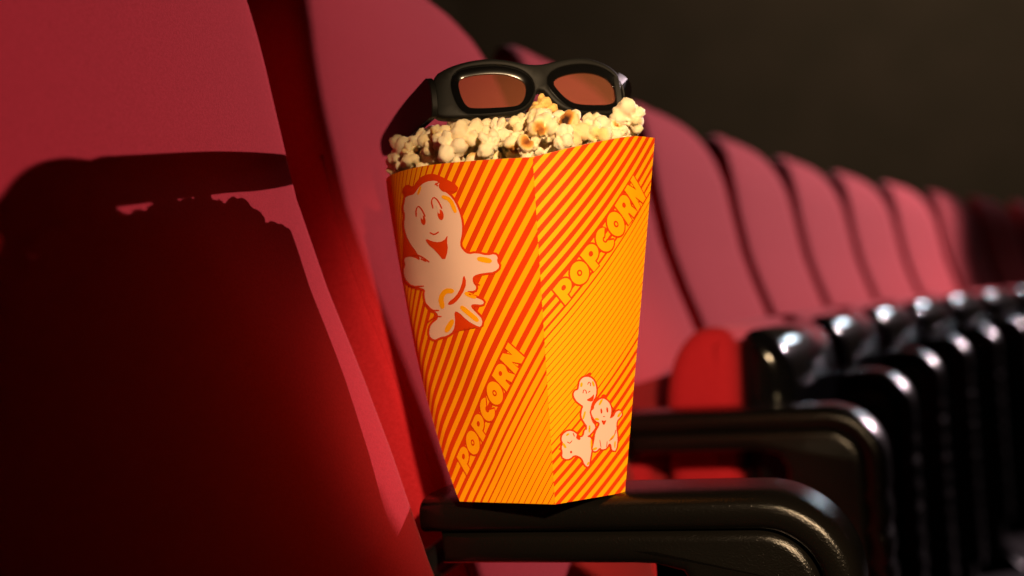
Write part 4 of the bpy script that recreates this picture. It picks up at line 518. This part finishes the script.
def print_poly(k, col, lay, pts):
    b2 = bmesh.new(); b2.faces.new([b2.verts.new((t, h, 0)) for t, h in pts])
    b2.normal_update()
    bmesh.ops.triangulate(b2, faces=b2.faces[:], ngon_method='EAR_CLIP')
    t0, t1 = min(p[0] for p in pts), max(p[0] for p in pts); h0, h1 = min(p[1] for p in pts), max(p[1] for p in pts)
    st = .025 if k == 3 else .06
    for i in range(int(t0/st), int(t1/st)+1):
        if t0 < i*st < t1: bmesh.ops.bisect_plane(b2, geom=b2.verts[:]+b2.edges[:]+b2.faces[:], plane_co=(i*st, 0, 0), plane_no=(1, 0, 0))
    for i in range(int(h0/.05), int(h1/.05)+1):
        if h0 < i*.05 < h1: bmesh.ops.bisect_plane(b2, geom=b2.verts[:]+b2.edges[:]+b2.faces[:], plane_co=(0, i*.05, 0), plane_no=(0, 1, 0))
    mp = {}
    for v in b2.verts:
        t, h = min(max(v.co.x, 0), 1), min(max(v.co.y, 0), 1); n = snorm(k, t, h)
        mp[v] = bm.verts.new(surf(k, t, h)+n*(.00012+.00009*lay))
    for f in b2.faces:
        vs_ = [mp[v] for v in f.verts]
        nf = bm.faces.new(vs_); nf.material_index = MI[col]; nf.smooth = True; nf.normal_update()
        c = f.calc_center_median(); n = snorm(k, min(max(c.x, 0), 1), min(max(c.y, 0), 1))
        if nf.normal.dot(Vector(n)) < 0: nf.normal_flip()
    b2.free()
for a in ART: print_poly(*a)
me = bpy.data.meshes.new('popcorn_carton'); bm.to_mesh(me); bm.free()
for mt in (M_card, M_py, M_pr, M_pc, M_in): me.materials.append(mt)
carton = bpy.data.objects.new('popcorn_carton', me); C.objects.link(carton)
tag(carton, 'orange and red striped popcorn carton standing on the nearest black armrest', 'popcorn carton')

# ------------------------------------------------------------ popcorn
M_pop, nt, b = mat('puffed_popcorn', (.9, .72, .42), .7, Specular_IOR_Level=.3, Subsurface_Weight=.25, Subsurface_Scale=.002)
b.inputs['Subsurface Radius'].default_value = (1, .7, .4)
at = nt.nodes.new('ShaderNodeAttribute'); at.attribute_name = 'hull_crease'
oi = nt.nodes.new('ShaderNodeObjectInfo')
r1 = nt.nodes.new('ShaderNodeValToRGB'); e = r1.color_ramp.elements
e[0].position = 0; e[0].color = (1.0, .84, .60, 1); e[1].position = 1; e[1].color = (.20, .045, .006, 1)
q = r1.color_ramp.elements.new(.35); q.color = (.93, .70, .28, 1); q = r1.color_ramp.elements.new(.65); q.color = (.72, .30, .05, 1)
tn = nt.nodes.new('ShaderNodeTexNoise'); tn.inputs['Scale'].default_value = 260
tc = nt.nodes.new('ShaderNodeTexCoord'); nt.links.new(tc.outputs['Object'], tn.inputs['Vector'])
nz = M2(nt, 'SUBTRACT', tn.outputs['Fac'], v=.5); nz = M2(nt, 'MULTIPLY', nz, v=.35); sm = M2(nt, 'ADD', at.outputs['Fac'], nz)
ov = M2(nt, 'MULTIPLY', oi.outputs['Random'], v=.16); sm = M2(nt, 'ADD', sm, ov)
nt.links.new(sm, r1.inputs['Fac']); nt.links.new(r1.outputs['Color'], b.inputs['Base Color'])
bp = nt.nodes.new('ShaderNodeBump'); bp.inputs['Strength'].default_value = .5; bp.inputs['Distance'].default_value = .0008
t2 = nt.nodes.new('ShaderNodeTexNoise'); t2.inputs['Scale'].default_value = 420; nt.links.new(tc.outputs['Object'], t2.inputs['Vector'])
nt.links.new(t2.outputs['Fac'], bp.inputs['Height']); nt.links.new(bp.outputs['Normal'], b.inputs['Normal'])
random.seed(11)
def popcorn_mesh(seed, hullish=.5):
    rng = random.Random(seed); bm = bmesh.new(); bmesh.ops.create_icosphere(bm, subdivisions=4, radius=1.0)
    lobes = []
    nl = rng.randint(8, 13)
    for i in range(nl):
        d = Vector((rng.gauss(0, 1), rng.gauss(0, 1), rng.gauss(0, .8))).normalized()
        if rng.random() < .3 and i > 2: d = (d+lobes[0][0]*.4).normalized()
        lobes.append((d, rng.uniform(.42, .72), rng.uniform(.24, .50)))
    hd = Vector((rng.gauss(0, 1), rng.gauss(0, 1), rng.gauss(0, 1))).normalized()
    lay = bm.verts.layers.float.new('hull_crease')
    off = Vector((rng.random()*50, rng.random()*50, rng.random()*50))
    for v in bm.verts:
        n = v.co.normalized(); rs = [.42]
        for d, dist, rad in lobes:
            c = n.dot(d)*dist; disc = rad*rad-(dist*dist-c*c)
            if disc > 0 and c+math.sqrt(disc) > 0: rs.append(c+math.sqrt(disc))
        rs.sort(reverse=True); r_ = rs[0]
        crease = (rs[0]-rs[1]) if len(rs) > 1 else .3
        r_ -= .10*math.exp(-(crease/.06)**2)
        r_ += .12*noise.noise(n*2.6+off)+.07*noise.noise(n*6+off)-.09*abs(noise.noise(n*4.5-off))-.04*abs(noise.noise(n*11-off))
        hx = max(0, n.dot(hd)-.80)/.20
        r_ -= .16*hullish*hx
        v.co = n*r_
        v[lay] = min(1, .9*hullish*max(0, n.dot(hd)-.74)/.22 + .10*math.exp(-(crease/.05)**2)) if hx > 0 or crease < .2 else 0  # browner at the hull spot, slightly browner in creases between lobes
    me = bpy.data.meshes.new('popcorn_piece'); bm.to_mesh(me); bm.free()
    for p in me.polygons: p.use_smooth = True
    me.materials.append(M_pop); return me
POPS = [popcorn_mesh(s, random.Random(s).choice([.15, .3, .5, .8])) for s in range(14)]
POLY = [surf(k, t, 1)[:2] for k in range(4) for t in np.linspace(0, 1, 12)[:-1]]
def inside(x, y, marg):
    cx, cy = .190, -.066; x2, y2 = cx+(x-cx)/(1-marg), cy+(y-cy)/(1-marg); c = False; n = len(POLY)
    for i in range(n):
        a, b_ = POLY[i], POLY[i-1]
        if (a[1] > y2) != (b_[1] > y2) and x2 < (b_[0]-a[0])*(y2-a[1])/(b_[1]-a[1])+a[0]: c = not c
    return c
def heap(x, y):
    dx, dy = x-.19, y+.066
    z = .848 + .027*max(0, 1-(dx/.10)**2-(dy/.085)**2)**.5
    z += .005*math.exp(-((x-.222)/.018)**2-((y+.085)/.030)**2) + .012*math.exp(-((x-.272)/.014)**2-((y+.058)/.025)**2) + .014*math.exp(-((x-.158)/.024)**2-((y+.055)/.035)**2)
    return z
PG = 'puffed popcorn heaped in the striped carton'
placed = []
PIECES = [(.2150, -.090, .8815), (.2365, -.113, .8625), (.264, -.066, .873)]
rng = random.Random(5)
def put(x, y, z, r, me=None, rot=None, label=None, group=PG):
    o = bpy.data.objects.new('popcorn_piece', me or rng.choice(POPS)); C.objects.link(o)
    o.location = (x, y, z); o.scale = (r, r, r)
    o.rotation_euler = rot or (rng.uniform(0, 6.28), rng.uniform(0, 6.28), rng.uniform(0, 6.28))
    tag(o, label or 'pale puffed popcorn piece among the heap in the striped carton', 'popcorn', group)
    placed.append((x, y, z)); return o
# three pieces that stand out
def tinted(seed, ramp, name):
    me = popcorn_mesh(seed, 1.0); mt = M_pop.copy(); mt.name = name; el = [n_ for n_ in mt.node_tree.nodes if n_.type == 'VALTORGB'][0].color_ramp.elements
    for e_, c_ in zip(el, ramp): e_.color = (*c_, 1)
    me.materials.clear(); me.materials.append(mt); return me
gold = tinted(41, [(.95, .62, .20), (.85, .42, .07), (.62, .22, .03), (.25, .06, .01)], 'golden_popcorn')
brown = tinted(43, [(.96, .74, .44), (.86, .45, .10), (.55, .19, .03), (.05, .015, .005)], 'toasted_popcorn')
put(*PIECES[0], .0092, gold, label='golden buttery popcorn piece right under the bridge of the glasses')
put(*PIECES[1], .0135, brown, rot=(1.2, .3, 2.4), label='toasted brown-centred popcorn piece just above the right carton panel')
put(*PIECES[2], .0125, POPS[6], label='large pale popcorn piece at the right corner of the heap')
for layer in range(3):
    tries = 0
    cnt = 0
    while tries < 9000 and cnt < (125, 85, 60)[layer]:
        tries += 1
        x, y = rng.uniform(.09, .285), rng.uniform(-.15, .02)
        if not inside(x, y, (.10, .20, .30)[layer]): continue
        e2 = ((x-.19)/.100)**2+((y+.066)/.085)**2; z = heap(x, y)-.006-.004*(e2 > .7)-.010*layer+rng.uniform(-.003, .004)
        md = .0125 if layer == 0 else .0135
        if any((x-a)**2+(y-c)**2+(z-e_)**2 < md*md for a, c, e_ in placed): continue
        put(x, y, z, rng.uniform(.0088, .0128)); cnt += 1

# ------------------------------------------------------------ 3D glasses
G_O = np.array((.2045, -.0905, .900)); G_R = np.array((.87002219, .49301257, 0)); G_U = np.array((-.10250308, .18088778, .9781476)); G_N = np.array((.48223906, -.85101011, .20791169))
ti = Matrix((Vector(G_R), Vector(G_U), Vector(G_N))).transposed().to_4x4(); ti.translation = Vector(G_O)
glasses = thing('viewing_glasses', 'black 3D viewing glasses resting on the popcorn heap', 'glasses')
glasses.matrix_world = ti
FRAME = [(-0.05595, 0.00827), (-0.04835, 0.01225), (-0.03994, 0.01468), (-0.03064, 0.01619), (-0.01952, 0.01656), (-0.0085, 0.01479), (-0.00026, 0.01232), (0.00821, 0.01117), (0.01605, 0.01196), (0.02625, 0.01495), (0.03651, 0.01677), (0.04571, 0.01669), (0.05479, 0.01431), (0.06075, 0.01136), (0.06603, 0.00613), (0.06658, -0.002), (0.06581, -0.0102), (0.06294, -0.01813), (0.05937, -0.02081), (0.04773, -0.02192), (0.03157, -0.02171), (0.02209, -0.01867), (0.01508, -0.01236), (0.01227, -0.00679), (0.00859, -0.00537), (0.00622, -0.00929), (0.00289, -0.01513), (-0.00293, -0.01984), (-0.01058, -0.02145), (-0.02537, -0.02204), (-0.0434, -0.02111), (-0.05546, -0.01965), (-0.05807, -0.01501), (-0.05896, -0.00511)]
LENS_L = [(-0.04093, 0.00449), (-0.03525, 0.00668), (-0.02233, 0.0074), (-0.01129, 0.00635), (-0.00315, 0.00344), (0.00129, -0.00086), (0.00046, -0.00816), (-0.00328, -0.01453), (-0.00998, -0.016), (-0.03381, -0.01546), (-0.03809, -0.0129), (-0.04082, -0.00379)]
LENS_R = [(0.01853, 0.00017), (0.02497, 0.00466), (0.03731, 0.00729), (0.04755, 0.00725), (0.05558, 0.00479), (0.06019, -0.00013), (0.06162, -0.00651), (0.05985, -0.01292), (0.04872, -0.01466), (0.03246, -0.01474), (0.02603, -0.0107), (0.02091, -0.0044)]
def gz(x): return -2.2*x*x
def resample(P, n):
    P = [np.array(p) for p in P]; P.append(P[0]); d = np.r_[0, np.cumsum([np.linalg.norm(P[i+1]-P[i]) for i in range(len(P)-1)])]
    A = np.array(P); s = np.linspace(0, d[-1], n+1)[:-1]
    return [(float(np.interp(q, d, A[:, 0])), float(np.interp(q, d, A[:, 1]))) for q in s]
def inset(P, dd):
    n = len(P); A = sum(P[i][0]*P[(i+1) % n][1]-P[(i+1) % n][0]*P[i][1] for i in range(n)); sg = 1 if A > 0 else -1; o = []
    for i in range(n):
        t = np.array(P[(i+1) % n])-np.array(P[i-1]); t /= np.linalg.norm(t)+1e-9; o.append((P[i][0]-sg*t[1]*dd, P[i][1]+sg*t[0]*dd))
    return o
def ring_loft(name, layers, closed_ends=False):
    V = []; Fc = []; n = len(layers[0][0])
    for P, z in layers: V += [(x, y, gz(x)+z) for x, y in P]
    for j in range(len(layers)-1):
        for i in range(n): Fc.append((j*n+i, j*n+(i+1) % n, (j+1)*n+(i+1) % n, (j+1)*n+i))
    return V, Fc
def frame_mesh():
    """front of the glasses: outline with two lens openings, rounded rims, walls 9 mm deep"""
    out = resample(smooth_poly(FRAME, 2), 110)
    holes = [resample(smooth_poly(L, 2), 56) for L in (LENS_L, LENS_R)]
    holes = [inset(h_, -.0050) for h_ in holes]
    bm = bmesh.new()
    def flat(o_, hs, z):
        b2 = bmesh.new(); edges = []
        for loop in [o_]+hs:
            vs_ = [b2.verts.new((x, y, 0)) for x, y in loop]
            for i in range(len(vs_)): edges.append(b2.edges.new((vs_[i], vs_[(i+1) % len(vs_)])))
        bmesh.ops.triangle_fill(b2, use_beauty=True, use_dissolve=False, edges=edges)
        # drop what fills the holes
        me_ = []
        for f in b2.faces: me_.append([tuple(v.co[:2]) for v in f.verts])
        b2.free(); return me_
    def inpoly(p, P):
        c = False
        for i in range(len(P)):
            a, b_ = P[i], P[i-1]
            if (a[1] > p[1]) != (b_[1] > p[1]) and p[0] < (b_[0]-a[0])*(p[1]-a[1])/(b_[1]-a[1])+a[0]: c = not c
        return c
    for z, ins, flip in ((0, .0016, False), (-.0085, .0010, True)):
        o_ = inset(out, ins); hs = [inset(h_, -.0010) for h_ in holes] if not flip else holes
        for tri in flat(o_, hs, z):
            c = (sum(p[0] for p in tri)/3, sum(p[1] for p in tri)/3)
            if any(inpoly(c, h_) for h_ in hs): continue
            vs_ = [bm.verts.new((x, y, gz(x)+z)) for x, y in tri]; bm.faces.new(vs_)
    def strip(layers):
        n = len(layers[0][0]); L = [[bm.verts.new((x, y, gz(x)+z)) for x, y in P] for P, z in layers]
        for a, c in zip(L[:-1], L[1:]):
            for i in range(n): bm.faces.new((a[i], a[(i+1) % n], c[(i+1) % n], c[i]))
    strip([(inset(out, .0016), 0), (inset(out, .0007), -.0004), (inset(out, .0002), -.0011), (out, -.002), (out, -.0072), (inset(out, .001), -.0085)])
    for h_ in holes:
        strip([(inset(h_, -.0010), 0), (inset(h_, -.0003), -.0003), (h_, -.001), (inset(h_, .0002), -.0042), (h_, -.0085)])
    bmesh.ops.remove_doubles(bm, verts=bm.verts, dist=.00002); bmesh.ops.recalc_face_normals(bm, faces=bm.faces)
    me = bpy.data.meshes.new('frame_front'); bm.to_mesh(me); bm.free(); return me
fr_ = link('frame_front', frame_mesh(), M_frame, glasses, auto=40)
M_lens = bpy.data.materials.new('smoked_lens'); M_lens.use_nodes = True; nt = M_lens.node_tree
for n_ in list(nt.nodes): nt.nodes.remove(n_)
outn = nt.nodes.new('ShaderNodeOutputMaterial'); tr = nt.nodes.new('ShaderNodeBsdfTransparent'); tr.inputs[0].default_value = (.85, .70, .58, 1)
gs = nt.nodes.new('ShaderNodeBsdfGlossy'); gs.inputs['Roughness'].default_value = .03; gs.inputs['Color'].default_value = (.9, .95, 1, 1)
fz = nt.nodes.new('ShaderNodeFresnel'); fz.inputs[0].default_value = 1.55; mxs = nt.nodes.new('ShaderNodeMixShader')
dfl = nt.nodes.new('ShaderNodeBsdfDiffuse'); dfl.inputs[0].default_value = (.42, .16, .09, 1); mx0 = nt.nodes.new('ShaderNodeMixShader'); mx0.inputs[0].default_value = .22  # reddish diffuse share paints a reflection into the lens colour
nt.links.new(tr.outputs[0], mx0.inputs[1]); nt.links.new(dfl.outputs[0], mx0.inputs[2])
nt.links.new(fz.outputs[0], mxs.inputs[0]); nt.links.new(mx0.outputs[0], mxs.inputs[1]); nt.links.new(gs.outputs[0], mxs.inputs[2]); nt.links.new(mxs.outputs[0], outn.inputs[0])
for L in (LENS_L, LENS_R):
    P = resample(smooth_poly(L, 2), 56); Po = inset(P, -.0050)
    # glossy black bezel stepping down to the lens
    lay = [(inset(Po, .0001), -.0012), (inset(Po, .0006), -.0011), (inset(Po, .0024), -.0020), (P, -.0026), (P, -.0046), (inset(Po, .0001), -.0050)]
    V, Fc = ring_loft('bezel', lay); me = mesh_from('lens_bezel', V, Fc)
    bz = link('lens_bezel', me, M_bezel, glasses, auto=35)
    bm = bmesh.new()
    for z, fl in ((-.0036, False), (-.0044, True)):
        vs_ = [bm.verts.new((x, y, gz(x)+z)) for x, y in inset(P, -.0004)]; f = bm.faces.new(vs_)
    bmesh.ops.triangulate(bm, faces=bm.faces)
    bmesh.ops.recalc_face_normals(bm, faces=bm.faces)
    me = bpy.data.meshes.new('lens'); bm.to_mesh(me); bm.free()
    le = link('lens', me, M_lens, glasses, smooth=False); le['label'] = 'smoked lens with a reddish reflection painted in'
# temples: an outline in (depth, height) bent back from the hinge
TEMPLE = [(-.0020,.0092),(.0062,.0088),(.030,.0062),(.0552,.0012),(.082,-.0062),(.110,-.014),(.108,-.026),(.081,-.0215),(.050,-.0224),(.0318,-.0210),(.0144,-.0197),(-.0020,-.0205)]
TEMPLE_L = [(-0.0062, 0.0078), (0.02484, 0.01239), (0.06984, 0.01917), (0.116, 0.02296), (0.15826, 0.02508), (0.1555, 0.0120), (0.148, 0.0075), (0.10584, -0.00293), (0.07137, -0.00681), (0.03938, -0.0104), (0.01071, -0.01629), (-0.0062, -0.0208)]
def temple_mesh(side):
    P = resample(smooth_poly(TEMPLE_L if side < 0 else TEMPLE, 2), 90); th = .0042; V = []; Fc = []
    x0 = -.0600 if side < 0 else .0650
    def pos(d, y, w):
        if side < 0:
            x = x0-.0+w*1.0 - .10*d; z = gz(x0)-.001-d*.96
        else:
            sp = .020*(1-math.exp(-max(d, 0)/.016)); x = x0+sp-w-.10*max(0, d-.03); z = gz(x0)-.001-d*.96
        return (x, y, z)
    for w in (0, .0006, th-.0006, th):
        Q = inset(P, .0006) if w in (0, th) else P
        V += [pos(d, y, w) for d, y in Q]
    n = len(P)
    for j in range(3):
        for i in range(n): Fc.append((j*n+i, j*n+(i+1) % n, (j+1)*n+(i+1) % n, (j+1)*n+i))
    me = mesh_from('temple', V, Fc); bm = bmesh.new(); bm.from_mesh(me); bm.verts.ensure_lookup_table()
    fa = [bm.faces.new([bm.verts[i] for i in range(n)]), bm.faces.new([bm.verts[3*n+i] for i in range(n)])]
    bmesh.ops.triangulate(bm, faces=fa); bmesh.ops.recalc_face_normals(bm, faces=bm.faces); bm.to_mesh(me); bm.free(); return me
for sd in (-1, 1): link('temple', temple_mesh(sd), M_frame, glasses, auto=40)
